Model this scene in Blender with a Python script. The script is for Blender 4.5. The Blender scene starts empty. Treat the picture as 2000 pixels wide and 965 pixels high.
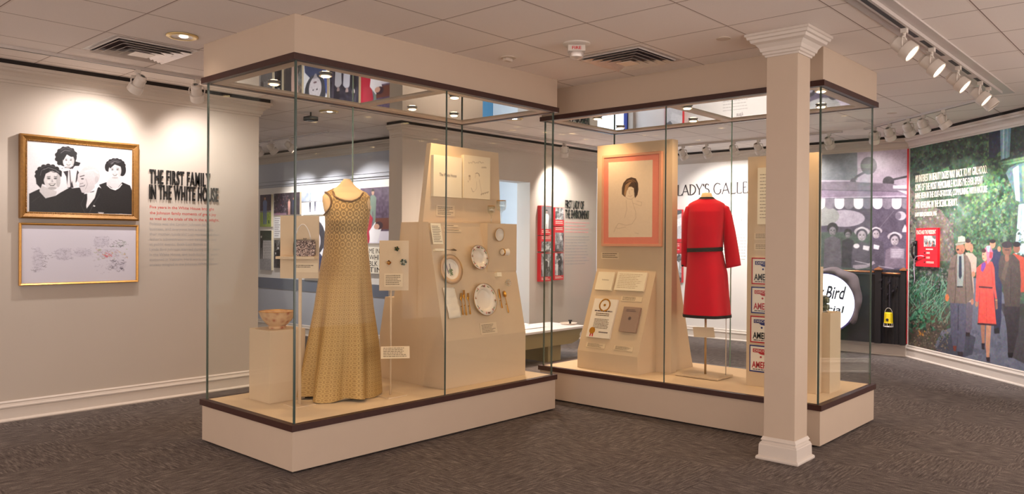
import bpy, bmesh, math, random
import numpy as np
from mathutils import Matrix, Vector

# ------------------------------------------------------------------ camera, world, exposure
F_PX, CAM = 1529.35, Vector((-2.5414, -4.0002, 1.365))
YAW, PIT, ROL = 0.7328, -0.0063, 0.0066
_cy, _sy = math.cos(YAW), math.sin(YAW)
FWD = Vector((_cy*math.cos(PIT), _sy*math.cos(PIT), math.sin(PIT)))
_rt = Vector((_sy, -_cy, 0)); _up = _rt.cross(FWD)
RGT = _rt*math.cos(ROL) + _up*math.sin(ROL)
UPV = -_rt*math.sin(ROL) + _up*math.cos(ROL)
scene = bpy.context.scene
COL = scene.collection
cd = bpy.data.cameras.new('camera'); cam = bpy.data.objects.new('camera', cd); COL.objects.link(cam)
cd.sensor_width = 36; cd.lens = 36*F_PX/2000; cd.clip_start = .05; cd.clip_end = 100
cam.matrix_world = Matrix((( RGT.x, UPV.x, -FWD.x, CAM.x), (RGT.y, UPV.y, -FWD.y, CAM.y), (RGT.z, UPV.z, -FWD.z, CAM.z), (0, 0, 0, 1)))
scene.camera = cam
scene.view_settings.view_transform = 'Standard'; scene.view_settings.look = 'None'
scene.view_settings.gamma = 1; scene.view_settings.use_curve_mapping = False
scene.view_settings.exposure = 0.70
scene.cycles.max_bounces = 10; scene.cycles.transparent_max_bounces = 32
scene.cycles.diffuse_bounces = 3; scene.cycles.glossy_bounces = 4; scene.cycles.adaptive_threshold = .02
scene.cycles.sample_clamp_indirect = 4; scene.cycles.blur_glossy = .5
scene.cycles.caustics_reflective = False; scene.cycles.caustics_refractive = False
world = bpy.data.worlds.new('world'); scene.world = world; world.use_nodes = True
wb = world.node_tree.nodes['Background']; wb.inputs[0].default_value = (1.0, .85, .77, 1); wb.inputs[1].default_value = WORLD = 1.6
WARM, CASE_LIGHT, WHITE_LIGHT = (1.0, .80, .66), (1.0, .66, .36), (1.0, .92, .88)
E_CASE, E_ROOM, E_TRACK = 14.5, 20, 30

# ------------------------------------------------------------------ measuring: a direction through the lens meets a real plane
def ray(px, py): return FWD + RGT*((px-1000)/F_PX) - UPV*((py-482.5)/F_PX)
def atz(px, py, z): d = ray(px, py); return CAM + d*((z-CAM.z)/d.z)
def atx(px, py, x): d = ray(px, py); return CAM + d*((x-CAM.x)/d.x)
def aty(px, py, y): d = ray(px, py); return CAM + d*((y-CAM.y)/d.y)
def atp(px, py, P, n): d = ray(px, py); return CAM + d*((Vector(P)-CAM).dot(n)/d.dot(n))

# ------------------------------------------------------------------ materials
def lin(c): return tuple((x/255/12.92 if x/255 <= .04045 else ((x/255+.055)/1.055)**2.4) for x in c)
MATS = {}
class NT:
    def __init__(s, name):
        s.m = bpy.data.materials.new(name); s.m.use_nodes = True; s.t = s.m.node_tree; s.p = s.t.nodes['Principled BSDF']; s.out = s.t.nodes['Material Output']
    def n(s, t, **k):
        a = s.t.nodes.new(t)
        for q, v in k.items(): setattr(a, q, v)
        return a
    def l(s, a, b): s.t.links.new(a, b)
    def math(s, op, a, b=None, c=None):
        m = s.n('ShaderNodeMath', operation=op)
        for i, v in enumerate((a, b, c)):
            if v is None: continue
            if isinstance(v, (int, float)): m.inputs[i].default_value = v
            else: s.l(v, m.inputs[i])
        return m.outputs[0]
    def mix(s, fac, a, b):
        m = s.n('ShaderNodeMix', data_type='RGBA')
        for sock, v in ((m.inputs[0], fac), (m.inputs[6], a), (m.inputs[7], b)):
            if isinstance(v, (int, float)): sock.default_value = v
            elif isinstance(v, tuple): sock.default_value = (*v[:3], 1)
            else: s.l(v, sock)
        return m.outputs[2]
    def noise(s, scale, detail=2, coord='Object', sc=None, rough=.5):
        tc = s.n('ShaderNodeTexCoord'); o = tc.outputs[coord]
        if sc:
            mp = s.n('ShaderNodeMapping'); mp.inputs['Scale'].default_value = sc; s.l(o, mp.inputs[0]); o = mp.outputs[0]
        t = s.n('ShaderNodeTexNoise'); t.inputs['Scale'].default_value = scale; t.inputs['Detail'].default_value = detail; t.inputs['Roughness'].default_value = rough
        s.l(o, t.inputs['Vector']); return t.outputs[0]
    def ramp(s, fac, stops):
        r = s.n('ShaderNodeValToRGB'); e = r.color_ramp.elements
        while len(e) < len(stops): e.new(.5)
        for i, (p, c) in enumerate(stops): e[i].position = p; e[i].color = (*c[:3], 1)
        s.l(fac, r.inputs[0]); return r.outputs[0]
    def bump(s, h, strength=.3, dist=.01):
        b = s.n('ShaderNodeBump'); b.inputs['Strength'].default_value = strength; b.inputs['Distance'].default_value = dist
        s.l(h, b.inputs['Height']); s.l(b.outputs[0], s.p.inputs['Normal'])
def mat(name, rgb, rough=.6, metal=0, var=.06, scale=12, bump=0, bscale=60, emit=None, es=1, spec=.5, sheen=0):
    if name in MATS: return MATS[name]
    t = NT(name); c = lin(rgb)
    if var:
        f = t.noise(scale, 3)
        t.l(t.mix(f, tuple(x*(1-var) for x in c), tuple(min(1, x*(1+var)) for x in c)), t.p.inputs['Base Color'])
    else: t.p.inputs['Base Color'].default_value = (*c, 1)
    t.p.inputs['Roughness'].default_value = rough; t.p.inputs['Metallic'].default_value = metal; t.p.inputs['Specular IOR Level'].default_value = spec
    if sheen: t.p.inputs['Sheen Weight'].default_value = sheen
    if bump: t.bump(t.noise(bscale, 2), bump, .004)
    if emit: t.p.inputs['Emission Color'].default_value = (*lin(emit), 1); t.p.inputs['Emission Strength'].default_value = es
    MATS[name] = t.m; return t.m
def glass_mat(name, tint, base=.035, grazing=.75, rough=0.0):
    t = NT(name); t.t.nodes.remove(t.p)
    tr = t.n('ShaderNodeBsdfTransparent'); tr.inputs[0].default_value = (*tint, 1)
    gl = t.n('ShaderNodeBsdfGlossy'); gl.inputs['Roughness'].default_value = rough; gl.inputs[0].default_value = (.95, 1, .97, 1)
    lw = t.n('ShaderNodeLayerWeight'); lw.inputs['Blend'].default_value = .5
    f = t.math('MULTIPLY_ADD', t.math('POWER', lw.outputs['Facing'], 5), grazing, base)
    mx = t.n('ShaderNodeMixShader'); t.l(f, mx.inputs[0]); t.l(tr.outputs[0], mx.inputs[1]); t.l(gl.outputs[0], mx.inputs[2]); t.l(mx.outputs[0], t.out.inputs[0])
    MATS[name] = t.m; return t.m

m_wall = mat('painted_wall', (192, 180, 168), .75, var=.02, scale=3, bump=.05, bscale=200)
m_bluewall = mat('grey_painted_wall', (176, 180, 192), .75, var=.02, scale=3)
m_band = mat('slate_blue_band', (104, 112, 130), .6, var=.03)
m_trimw = mat('white_trim_paint', (214, 203, 193), .42, var=.02)
m_galw = mat('gallery_white_paint', (232, 226, 222), .7, var=.015, scale=3)
m_white = mat('white_panel', (228, 224, 222), .6, var=.01)
m_dark = mat('black_gap', (34, 24, 20), .8, var=.1)
m_case = mat('cream_laminate', (200, 180, 160), .45, var=.025, scale=9)
m_wood = mat('dark_walnut_trim', (62, 33, 28), .4, var=.25, scale=30)
m_deck = mat('cream_fabric_deck', (226, 203, 172), .8, var=.03, scale=40, bump=.15, bscale=400)
m_disp = mat('cream_fabric_board', (214, 190, 158), .8, var=.03, scale=30, bump=.15, bscale=350)
m_paper = mat('cream_paper', (240, 228, 200), .7, var=.03, scale=20)
m_paperw = mat('white_paper', (238, 228, 212), .7, var=.02)
m_label = mat('caption_card', (226, 204, 170), .6, var=.02)
m_ink = mat('dark_brown_ink', (112, 92, 70), .7, var=.1)
m_black = mat('black_lettering', (20, 19, 20), .5, var=.1)
m_red = mat('red_print', (205, 40, 52), .5, var=.05)
m_grey = mat('pale_grey_print', (170, 165, 162), .7, var=.02)
m_roman = mat('dark_taupe_lettering', (52, 42, 46), .7, var=.02)
m_greyd = mat('grey_brown_print', (96, 80, 82), .6, var=.03)
m_pink = mat('rose_red_print', (200, 88, 84), .7, var=.02)
m_gold = mat('gilt_metal', (206, 150, 62), .28, 1, var=.2, scale=60)
m_giltwood = mat('gilt_wood', (140, 98, 44), .42, .35, var=.35, scale=50, bump=.5, bscale=150)
m_lamp = mat('white_lamp_housing', (214, 204, 194), .4, var=.03)
m_bulb = mat('lamp_glow', (255, 240, 220), .4, var=0, emit=(255, 236, 214), es=6)
m_bulbw = mat('case_lamp_glow', (255, 220, 180), .4, var=0, emit=(255, 214, 160), es=14)
m_track = mat('white_track', (200, 190, 184), .4, var=.03)
m_slot = mat('dark_track_slot', (38, 34, 38), .5, var=.1)
m_chrome = mat('brushed_aluminium', (222, 214, 208), .42, .6, var=.15, scale=14)
m_plastic = mat('cream_plastic', (212, 196, 180), .45, var=.02)
m_linen = mat('linen_dress_form', (226, 196, 152), .8, var=.05, scale=80, bump=.2, bscale=500)
m_blackc = mat('black_braid_trim', (30, 24, 26), .85, var=.3, scale=200, bump=.8, bscale=400)
m_china = mat('white_china', (236, 224, 206), .18, var=.02)
m_rail = mat('black_railing_paint', (26, 24, 28), .4, var=.2, scale=20)
m_copper = mat('copper_rail', (190, 130, 90), .35, .8, var=.1)
m_yellow = mat('yellow_enamel', (232, 204, 30), .4, var=.05)
m_bench = mat('olive_tan_bench', (150, 132, 92), .5, var=.06)
m_benchtop = mat('white_bench_top', (232, 226, 226), .35, var=.06, scale=4)
m_skyblue = mat('blue_room_paint', (96, 160, 200), .6, var=.05)
m_glass = glass_mat('case_glass', (.985, .992, .985), .007, .6)
m_glassclear = glass_mat('clear_crystal', (.95, .96, .95), .10, .9)
m_edge = mat('green_glass_edge', (66, 84, 78), .2, var=.2, spec=.8)
m_edgel = mat('pale_glass_seam', (120, 150, 135), .15, var=.2, spec=.8)

t = NT('loop_pile_carpet')   # dark brown loop pile with streaked tiles laid quarter-turn
tc = t.n('ShaderNodeTexCoord'); sp = t.n('ShaderNodeSeparateXYZ'); t.l(tc.outputs['Object'], sp.inputs[0])
ch = t.n('ShaderNodeTexChecker'); ch.inputs['Scale'].default_value = 1.64; t.l(tc.outputs['Object'], ch.inputs['Vector'])
na = t.noise(9, 5, sc=(1, 9, 1), rough=.65); nb = t.noise(9, 5, sc=(9, 1, 1), rough=.65); nc = t.noise(170, 3, rough=.8); nl = t.noise(1.4, 2)
st = t.math('ADD', t.math('MULTIPLY', na, ch.outputs['Fac']), t.math('MULTIPLY', nb, t.math('SUBTRACT', 1, ch.outputs['Fac'])))
f = t.math('ADD', t.math('MULTIPLY', st, .62), t.math('MULTIPLY', nc, .38))
c = t.ramp(f, [(.36, lin((58, 53, 52))), (.52, lin((104, 95, 92))), (.68, lin((156, 145, 140)))])
t.l(c, t.p.inputs['Base Color']); t.p.inputs['Roughness'].default_value = .95; t.p.inputs['Specular IOR Level'].default_value = .15
t.bump(nc, .5, .006); m_carpet = t.m

t = NT('acoustic_ceiling_tiles')
tc = t.n('ShaderNodeTexCoord'); sp = t.n('ShaderNodeSeparateXYZ'); t.l(tc.outputs['Object'], sp.inputs[0])
def gridline(o, off, w):
    a = t.math('DIVIDE', t.math('SUBTRACT', o, off), .61); a = t.math('FRACT', t.math('ADD', a, 100.5))
    return t.math('LESS_THAN', t.math('ABSOLUTE', t.math('SUBTRACT', a, .5)), w/.61)
gl_ = t.math('MAXIMUM', gridline(sp.outputs[0], .655, .003), gridline(sp.outputs[1], .055, .003))
gw_ = t.math('MAXIMUM', gridline(sp.outputs[0], .655+.009, .006), gridline(sp.outputs[1], .055+.009, .006))
nz = t.noise(180, 4, rough=.8)
tile = t.mix(nz, lin((232, 220, 212)), lin((250, 242, 236)))
c = t.mix(gw_, tile, lin((232, 220, 212))); c = t.mix(gl_, c, lin((136, 114, 104)))
t.l(c, t.p.inputs['Base Color']); t.p.inputs['Roughness'].default_value = .9; t.bump(nz, .25, .003); m_ceil = t.m

t = NT('tinted_mirror_panel'); t.p.inputs['Base Color'].default_value = (.60, .60, .60, 1); t.p.inputs['Metallic'].default_value = 1; t.p.inputs['Roughness'].default_value = .015; m_mirror = t.m

def attr_mat(name, rough=.5, emit=0):
    t = NT(name); a = t.n('ShaderNodeAttribute'); a.attribute_name = 'Col'; t.l(a.outputs['Color'], t.p.inputs['Base Color']); t.p.inputs['Roughness'].default_value = rough
    if emit: t.l(a.outputs['Color'], t.p.inputs['Emission Color']); t.p.inputs['Emission Strength'].default_value = emit
    return t.m
m_print = attr_mat('printed_picture', .55); m_printg = attr_mat('printed_picture_satin', .35)

# gold brocade with woven rings, and red bouclé wool
def fabric_gold():
    t = NT('gold_brocade'); uv = t.n('ShaderNodeUVMap'); uv.uv_map = 'UV'
    sp = t.n('ShaderNodeSeparateXYZ'); t.l(uv.outputs[0], sp.inputs[0])
    def cell(o, s, off=0): return t.math('SUBTRACT', t.math('FRACT', t.math('ADD', t.math('MULTIPLY', o, s), 50+off)), .5)
    def ring(s, offx, offy, r, w):
        a = cell(sp.outputs[0], s, offx); b = cell(sp.outputs[1], s, offy)
        d = t.math('SQRT', t.math('ADD', t.math('MULTIPLY', a, a), t.math('MULTIPLY', b, b)))
        return t.math('LESS_THAN', t.math('ABSOLUTE', t.math('SUBTRACT', d, r)), w)
    big = t.math('MAXIMUM', ring(19, 0, 0, .30, .07), ring(19, .5, .5, .10, .08))
    small = t.math('MAXIMUM', ring(34, 0, 0, .33, .09), ring(34, .5, .5, .12, .1))
    bod = t.math('MULTIPLY', t.math('MINIMUM', t.math('MAXIMUM', t.math('SUBTRACT', sp.outputs[1], 1.02), 0), .38), 2.63)
    pat = t.math('ADD', t.math('MULTIPLY', big, bod), t.math('MULTIPLY', small, t.math('SUBTRACT', 1, bod)))
    nz = t.noise(160, 4, coord='UV', rough=.8)
    base = t.mix(bod, lin((140, 100, 48)), lin((108, 74, 32)))
    base = t.mix(t.math('MULTIPLY', t.math('POWER', nz, 2), .9), base, lin((232, 200, 130)))
    c = t.mix(t.math('MULTIPLY', pat, t.math('MULTIPLY_ADD', bod, .30, .42)), base, lin((222, 186, 118)))
    t.l(c, t.p.inputs['Base Color']); t.p.inputs['Roughness'].default_value = .42; t.p.inputs['Metallic'].default_value = .25
    t.bump(t.math('ADD', pat, nz), .5, .003); return t.m
m_brocade = fabric_gold()
m_redwool = mat('red_wool_boucle', (212, 12, 42), .85, var=.25, scale=260, bump=.6, bscale=420, spec=.2, sheen=.15)
m_brown = mat('brown_beaded_edge', (110, 78, 40), .4, var=.4, scale=300)
# ------------------------------------------------------------------ mesh building
def tag(o, label=None, cat=None, group=None, kind=None):
    if label: o['label'] = label
    if cat: o['category'] = cat
    if group: o['group'] = group
    if kind: o['kind'] = kind
    return o
def thing(name, label, cat, loc, group=None):
    o = bpy.data.objects.new(name, None); COL.objects.link(o); o.location = loc; o.empty_display_size = .1
    return tag(o, label, cat, group)
def adopt(o, parent):
    if parent is not None:
        bpy.context.view_layer.update(); o.parent = parent; o.matrix_parent_inverse = parent.matrix_world.inverted()
    return o
class MB:
    def __init__(s): s.v, s.f, s.mi, s.uv, s.T = [], [], [], {}, None
    def add(s, vs, fs, mi=0, uvs=None):
        b = len(s.v)
        for p in vs:
            p = Vector(p); s.v.append(s.T @ p if s.T is not None else p)
        for k, f in enumerate(fs):
            s.f.append([b+i for i in f]); s.mi.append(mi)
            if uvs: s.uv[len(s.f)-1] = uvs[k]
        return s
    def box(s, x0, x1, y0, y1, z0, z1, mi=0):
        v = [(x, y, z) for z in (z0, z1) for y in (y0, y1) for x in (x0, x1)]
        return s.add(v, [(0, 2, 3, 1), (4, 5, 7, 6), (0, 1, 5, 4), (2, 6, 7, 3), (0, 4, 6, 2), (1, 3, 7, 5)], mi)
    def prism(s, pts, off, mi=0):     # closed polygon of 3-D points swept along off
        n = len(pts); off = Vector(off); v = [Vector(p) for p in pts] + [Vector(p)+off for p in pts]
        return s.add(v, [tuple(range(n)), tuple(range(2*n-1, n-1, -1))] + [(i, (i+1) % n, n+(i+1) % n, n+i) for i in range(n)], mi)
    def loft(s, rings, cap=True, closed=True, mi=0, uv=None):
        n = len(rings[0]); v = [p for r in rings for p in r]; f = []; uvs = []
        m = n if closed else n-1
        for i in range(len(rings)-1):
            for j in range(m):
                k = (j+1) % n; f.append((i*n+j, i*n+k, (i+1)*n+k, (i+1)*n+j))
                if uv: uvs.append([uv(i, j), uv(i, j+1), uv(i+1, j+1), uv(i+1, j)])
        if cap: 
            f += [tuple(range(n-1, -1, -1)), tuple((len(rings)-1)*n+j for j in range(n))]
            if uv: uvs += [[(0, 0)]*n, [(0, 0)]*n]
        return s.add(v, f, mi, uvs if uv else None)
    def tube(s, path, r, seg=8, mi=0):
        P = [Vector(p) for p in path]; rings = []; rr = r if isinstance(r, (list, tuple)) else [r]*len(P)
        d0 = (P[1]-P[0]).normalized(); u = d0.orthogonal().normalized()
        for i, p in enumerate(P):
            d = ((P[min(i+1, len(P)-1)]-P[max(i-1, 0)])).normalized(); u = (u - d*u.dot(d)).normalized(); w = d.cross(u)
            rings.append([p + (u*math.cos(a)+w*math.sin(a))*rr[i] for a in [2*math.pi*k/seg for k in range(seg)]])
        return s.loft(rings, mi=mi)
    def lathe(s, prof, c=(0, 0, 0), axis=(0, 0, 1), seg=24, mi=0, cap=True, wob=None):
        ax = Vector(axis).normalized(); u = ax.orthogonal().normalized(); w = ax.cross(u); c = Vector(c); rings = []
        for r, h in prof:
            rings.append([c + ax*h + (u*math.cos(a)+w*math.sin(a))*(r*(wob(a, h) if wob else 1)) for a in [2*math.pi*k/seg for k in range(seg)]])
        return s.loft(rings, cap=cap, mi=mi)
    def build(s, name, mats, parent=None, smooth=False, bevel=0, flip=False, recalc=True, keep=False):
        me = bpy.data.meshes.new(name); me.from_pydata([tuple(p) for p in s.v], [], s.f)
        if not isinstance(mats, (list, tuple)): mats = [mats]
        for m in mats: me.materials.append(m)
        me.polygons.foreach_set('material_index', s.mi)
        if s.uv:
            ul = me.uv_layers.new(name='UV')
            for p in me.polygons:
                if p.index in s.uv:
                    for li, q in zip(p.loop_indices, s.uv[p.index]): ul.data[li].uv = q
        if recalc:
            bm = bmesh.new(); bm.from_mesh(me); bmesh.ops.recalc_face_normals(bm, faces=bm.faces); bm.to_mesh(me); bm.free()
        if smooth: me.polygons.foreach_set('use_smooth', [True]*len(me.polygons))
        me.update(); o = bpy.data.objects.new(name, me); COL.objects.link(o)
        if smooth == 'auto':
            e = o.modifiers.new('split', 'EDGE_SPLIT'); e.split_angle = math.radians(35)
        if bevel:
            b = o.modifiers.new('bevel', 'BEVEL'); b.width = bevel; b.segments = 2; b.limit_method = 'ANGLE'; b.angle_limit = math.radians(40)
        if keep: o.parent = parent
        else: adopt(o, parent)
        return o
def struct(name, mb, m, **k): return tag(mb.build(name, m, **k), kind='structure')

class Frame:          # a flat rectangle in the room: origin = top left corner, r = right, u = up
    def __init__(s, o, r, w, h, u=(0, 0, 1)):
        s.o, s.r, s.u, s.w, s.h = Vector(o), Vector(r).normalized(), Vector(u).normalized(), w, h; s.n = s.r.cross(s.u)
    def p(s, a, b, off=0): return s.o + s.r*(a*s.w) - s.u*(b*s.h) + s.n*off
    def q(s, x, y, off=0): return s.o + s.r*x - s.u*y + s.n*off
    def uv(s, px, py):
        P = atp(px, py, s.o, s.n) - s.o; return P.dot(s.r)/s.w, -P.dot(s.u)/s.h
    def shift(s, d): return Frame(s.o + s.n*d, s.r, s.w, s.h, s.u)
    def sub(s, a0, b0, a1, b1, off=0): return Frame(s.p(a0, b0, off), s.r, (a1-a0)*s.w, (b1-b0)*s.h, s.u)
    def slab(s, mb, t, a0=0, b0=0, a1=1, b1=1, mi=0, off=0):    # board whose face lies at off, thickness t behind it
        return mb.prism([s.p(a0, b0, off), s.p(a1, b0, off), s.p(a1, b1, off), s.p(a0, b1, off)], -s.n*t, mi)
def frame_px(P, n, r, tl, br, u=(0, 0, 1)):
    r = Vector(r).normalized(); u = Vector(u).normalized(); n = Vector(n)
    A = atp(*tl, P, n); B = atp(*br, P, n); return Frame(A, r, (B-A).dot(r), -(B-A).dot(u), u)

class Canvas:         # a printed picture: colours painted point by point, laid on a fine sheet
    def __init__(s, fr, res, bg=(255, 255, 255), cs=None):
        s.fr = fr; s.W = res; s.H = max(8, int(round(res*fr.h/fr.w))); s.a = np.empty((s.H, s.W, 3), np.float32); s.a[:] = bg; s.cs = cs or (0, 0, 1)
    def xy(s, p):
        x0, y0, k = s.cs; a, b = s.fr.uv(x0+p[0]/k, y0+p[1]/k); return a*s.W, b*s.H
    def _poly(s, q, col, al=1.0):
        q = np.array(q, np.float64); x0, y0 = np.floor(q.min(0)).astype(int)-1; x1, y1 = np.ceil(q.max(0)).astype(int)+2
        x0, y0, x1, y1 = max(x0, 0), max(y0, 0), min(x1, s.W), min(y1, s.H)
        if x1 <= x0 or y1 <= y0: return
        cov = np.zeros((y1-y0, x1-x0), np.float32)
        for sy in (.17, .5, .83):
            for sx in (.17, .5, .83):
                X, Y = np.meshgrid(np.arange(x0, x1)+sx, np.arange(y0, y1)+sy); ins = np.zeros(X.shape, bool)
                for i in range(len(q)):
                    (ax, ay), (bx, by) = q[i], q[i-1]
                    if ay == by: continue
                    c = ((ay > Y) != (by > Y)) & (X < (bx-ax)*(Y-ay)/(by-ay)+ax); ins ^= c
                cov += ins
        cov = (cov/9*al)[..., None]; s.a[y0:y1, x0:x1] = s.a[y0:y1, x0:x1]*(1-cov) + np.array(col, np.float32)*cov
    def poly(s, pts, col, al=1.0): s._poly([s.xy(p) for p in pts], col, al); return s
    def ell(s, cx, cy, rx, ry, col, al=1.0, rot=0):
        c, d = math.cos(rot), math.sin(rot)
        return s.poly([(cx+rx*math.cos(a)*c-ry*math.sin(a)*d, cy+rx*math.cos(a)*d+ry*math.sin(a)*c) for a in [2*math.pi*i/24 for i in range(24)]], col, al)
    def line(s, pts, w, col, al=1.0):
        for (ax, ay), (bx, by) in zip(pts[:-1], pts[1:]):
            L = math.hypot(bx-ax, by-ay) or 1; nx, ny = -(by-ay)/L*w/2, (bx-ax)/L*w/2
            s.poly([(ax+nx, ay+ny), (bx+nx, by+ny), (bx-nx, by-ny), (ax-nx, ay-ny)], col, al)
        return s
    def rect(s, a0, b0, a1, b1, col, al=1.0): s._poly([(a0*s.W, b0*s.H), (a1*s.W, b0*s.H), (a1*s.W, b1*s.H), (a0*s.W, b1*s.H)], col, al); return s
    def noise(s, amp, cell, seed=0, mask=None, stretch=(1, 1), mono=True):
        rg = np.random.RandomState(seed); gh, gw = max(2, int(s.H/cell/stretch[1])+2), max(2, int(s.W/cell/stretch[0])+2)
        g = rg.rand(gh, gw, 1 if mono else 3)-.5; yy = np.linspace(0, gh-1.001, s.H); xx = np.linspace(0, gw-1.001, s.W)
        yi, xi = yy.astype(int), xx.astype(int); fy, fx = (yy-yi)[:, None, None], (xx-xi)[None, :, None]
        n = g[yi][:, xi]*(1-fy)*(1-fx)+g[yi+1][:, xi]*fy*(1-fx)+g[yi][:, xi+1]*(1-fy)*fx+g[yi+1][:, xi+1]*fy*fx
        n = n*2*amp
        if mask is not None: n = n*mask[..., None]
        s.a += n.astype(np.float32); return s
    def blur(s, n=1):
        for _ in range(n):
            a = s.a; p = np.pad(a, ((1, 1), (1, 1), (0, 0)), 'edge'); s.a = (p[:-2, 1:-1]+p[2:, 1:-1]+p[1:-1, :-2]+p[1:-1, 2:]+4*a)/8
        return s
    def face(s, cx, cy, rx, ry, skin, hair, rot=0, mouth=True):
        s.ell(cx, cy, rx, ry, skin, 1, rot); d = tuple(x*.35 for x in skin); sh = tuple(x*.72 for x in skin)
        s.ell(cx+rx*.72, cy+ry*.05, rx*.26, ry*.72, sh, .5); s.ell(cx, cy+ry*.86, rx*.5, ry*.14, sh, .7); s.ell(cx-rx*.42, cy+ry*.2, rx*.2, ry*.14, tuple(min(255, x*1.1) for x in skin), .6); s.ell(cx+rx*.4, cy-ry*.14, rx*.26, ry*.13, sh, .5); s.ell(cx-rx*.4, cy-ry*.14, rx*.26, ry*.13, sh, .5)
        s.ell(cx-rx*.4, cy-ry*.12, rx*.17, ry*.07, d); s.ell(cx+rx*.38, cy-ry*.12, rx*.17, ry*.07, d)
        s.line([(cx-rx*.62, cy-ry*.28), (cx-rx*.2, cy-ry*.32)], ry*.06, d); s.line([(cx+rx*.2, cy-ry*.32), (cx+rx*.6, cy-ry*.28)], ry*.06, d)
        s.poly([(cx-rx*.02, cy-ry*.1), (cx+rx*.16, cy+ry*.25), (cx-rx*.1, cy+ry*.25)], tuple(x*.78 for x in skin))
        if mouth: s.poly([(cx-rx*.42, cy+ry*.40), (cx+rx*.42, cy+ry*.38), (cx+rx*.2, cy+ry*.62), (cx-rx*.2, cy+ry*.62)], d); s.poly([(cx-rx*.34, cy+ry*.43), (cx+rx*.34, cy+ry*.41), (cx+rx*.15, cy+ry*.53), (cx-rx*.15, cy+ry*.54)], (245, 240, 238))
        return s
    def build(s, name, m, parent, off=.0008):
        H, W = s.H, s.W; a = np.clip(s.a/255, 0, 1); a = np.where(a <= .04045, a/12.92, ((a+.055)/1.055)**2.4)
        jj, ii = np.meshgrid(np.linspace(0, 1, W), np.linspace(0, 1, H)); o = np.array(s.fr.o+s.fr.n*off); r = np.array(s.fr.r)*s.fr.w; u = np.array(s.fr.u)*s.fr.h
        v = o + jj[..., None]*r - ii[..., None]*u; idx = np.arange(H*W).reshape(H, W)
        f = np.stack([idx[1:, :-1], idx[1:, 1:], idx[:-1, 1:], idx[:-1, :-1]], -1).reshape(-1, 4)
        me = bpy.data.meshes.new(name); me.vertices.add(H*W); me.vertices.foreach_set('co', v.reshape(-1).astype(np.float32))
        me.loops.add(f.size); me.loops.foreach_set('vertex_index', f.reshape(-1).astype(np.int32)); me.polygons.add(len(f))
        me.polygons.foreach_set('loop_start', np.arange(0, f.size, 4, dtype=np.int32)); me.materials.append(m)
        me.update(calc_edges=True)
        ca = me.color_attributes.new('Col', 'FLOAT_COLOR', 'POINT'); ca.data.foreach_set('color', np.concatenate([a.reshape(-1, 3), np.ones((H*W, 1))], 1).astype(np.float32).reshape(-1))
        ob = bpy.data.objects.new(name, me); COL.objects.link(ob); return adopt(ob, parent)

def text_mesh(body, spacing=1.0, bold=0.0, align='LEFT', line=1.0):
    c = bpy.data.curves.new('lettering', 'FONT'); c.body = body; c.align_x = align; c.space_character = spacing; c.offset = bold; c.resolution_u = 3; c.space_line = line
    o = bpy.data.objects.new('lettering', c); COL.objects.link(o); bpy.context.view_layer.update()
    me = bpy.data.meshes.new_from_object(o.evaluated_get(bpy.context.evaluated_depsgraph_get())); bpy.data.objects.remove(o); return me
def text(name, body, fr, m, parent=None, depth=.0008, off=.0012, spacing=1.0, bold=0.0, fit=True, line=1.0):
    """lettering that exactly fills the frame fr, with real thickness"""
    me = text_mesh(body, spacing, bold, line=line); n = len(me.vertices)
    co = np.empty(n*3, np.float32); me.vertices.foreach_get('co', co); co = co.reshape(-1, 3)
    mn, mx = co.min(0), co.max(0); sx = fr.w/(mx[0]-mn[0]); sy = fr.h/(mx[1]-mn[1])
    if not fit: sx = sy = min(sx, sy)
    P = [fr.q((p[0]-mn[0])*sx, (mx[1]-p[1])*sy, off) for p in co]
    fs = [tuple(p.vertices) for p in me.polygons]; bpy.data.meshes.remove(me)
    me = bpy.data.meshes.new(name); me.from_pydata([tuple(p) for p in P], [], fs); me.materials.append(m)
    bm = bmesh.new(); bm.from_mesh(me)
    if depth > .002:
        bmesh.ops.remove_doubles(bm, verts=bm.verts, dist=1e-6)
        r = bmesh.ops.extrude_face_region(bm, geom=bm.faces[:]); bmesh.ops.translate(bm, vec=-fr.n*depth, verts=[g for g in r['geom'] if isinstance(g, bmesh.types.BMVert)])
        bmesh.ops.recalc_face_normals(bm, faces=bm.faces)
    bm.to_mesh(me); bm.free(); o = bpy.data.objects.new(name, me); COL.objects.link(o); return adopt(o, parent)
def rows(mb, fr, n, seed, fill=.5, ragged=.3, mi=0, off=.0012, t=.0006):
    """n lines of print too small to read, each a run of word-long strokes"""
    rg = random.Random(seed); lh = 1/n
    for i in range(n):
        x = 0; end = 1-rg.random()*ragged
        while x < end:
            w = min((.05+rg.random()*.11), end-x); y = i*lh
            mb.prism([fr.p(x, y, off), fr.p(x+w, y, off), fr.p(x+w, y+lh*fill, off), fr.p(x, y+lh*fill, off)], -fr.n*t, mi); x += w+.022
    return mb
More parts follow.
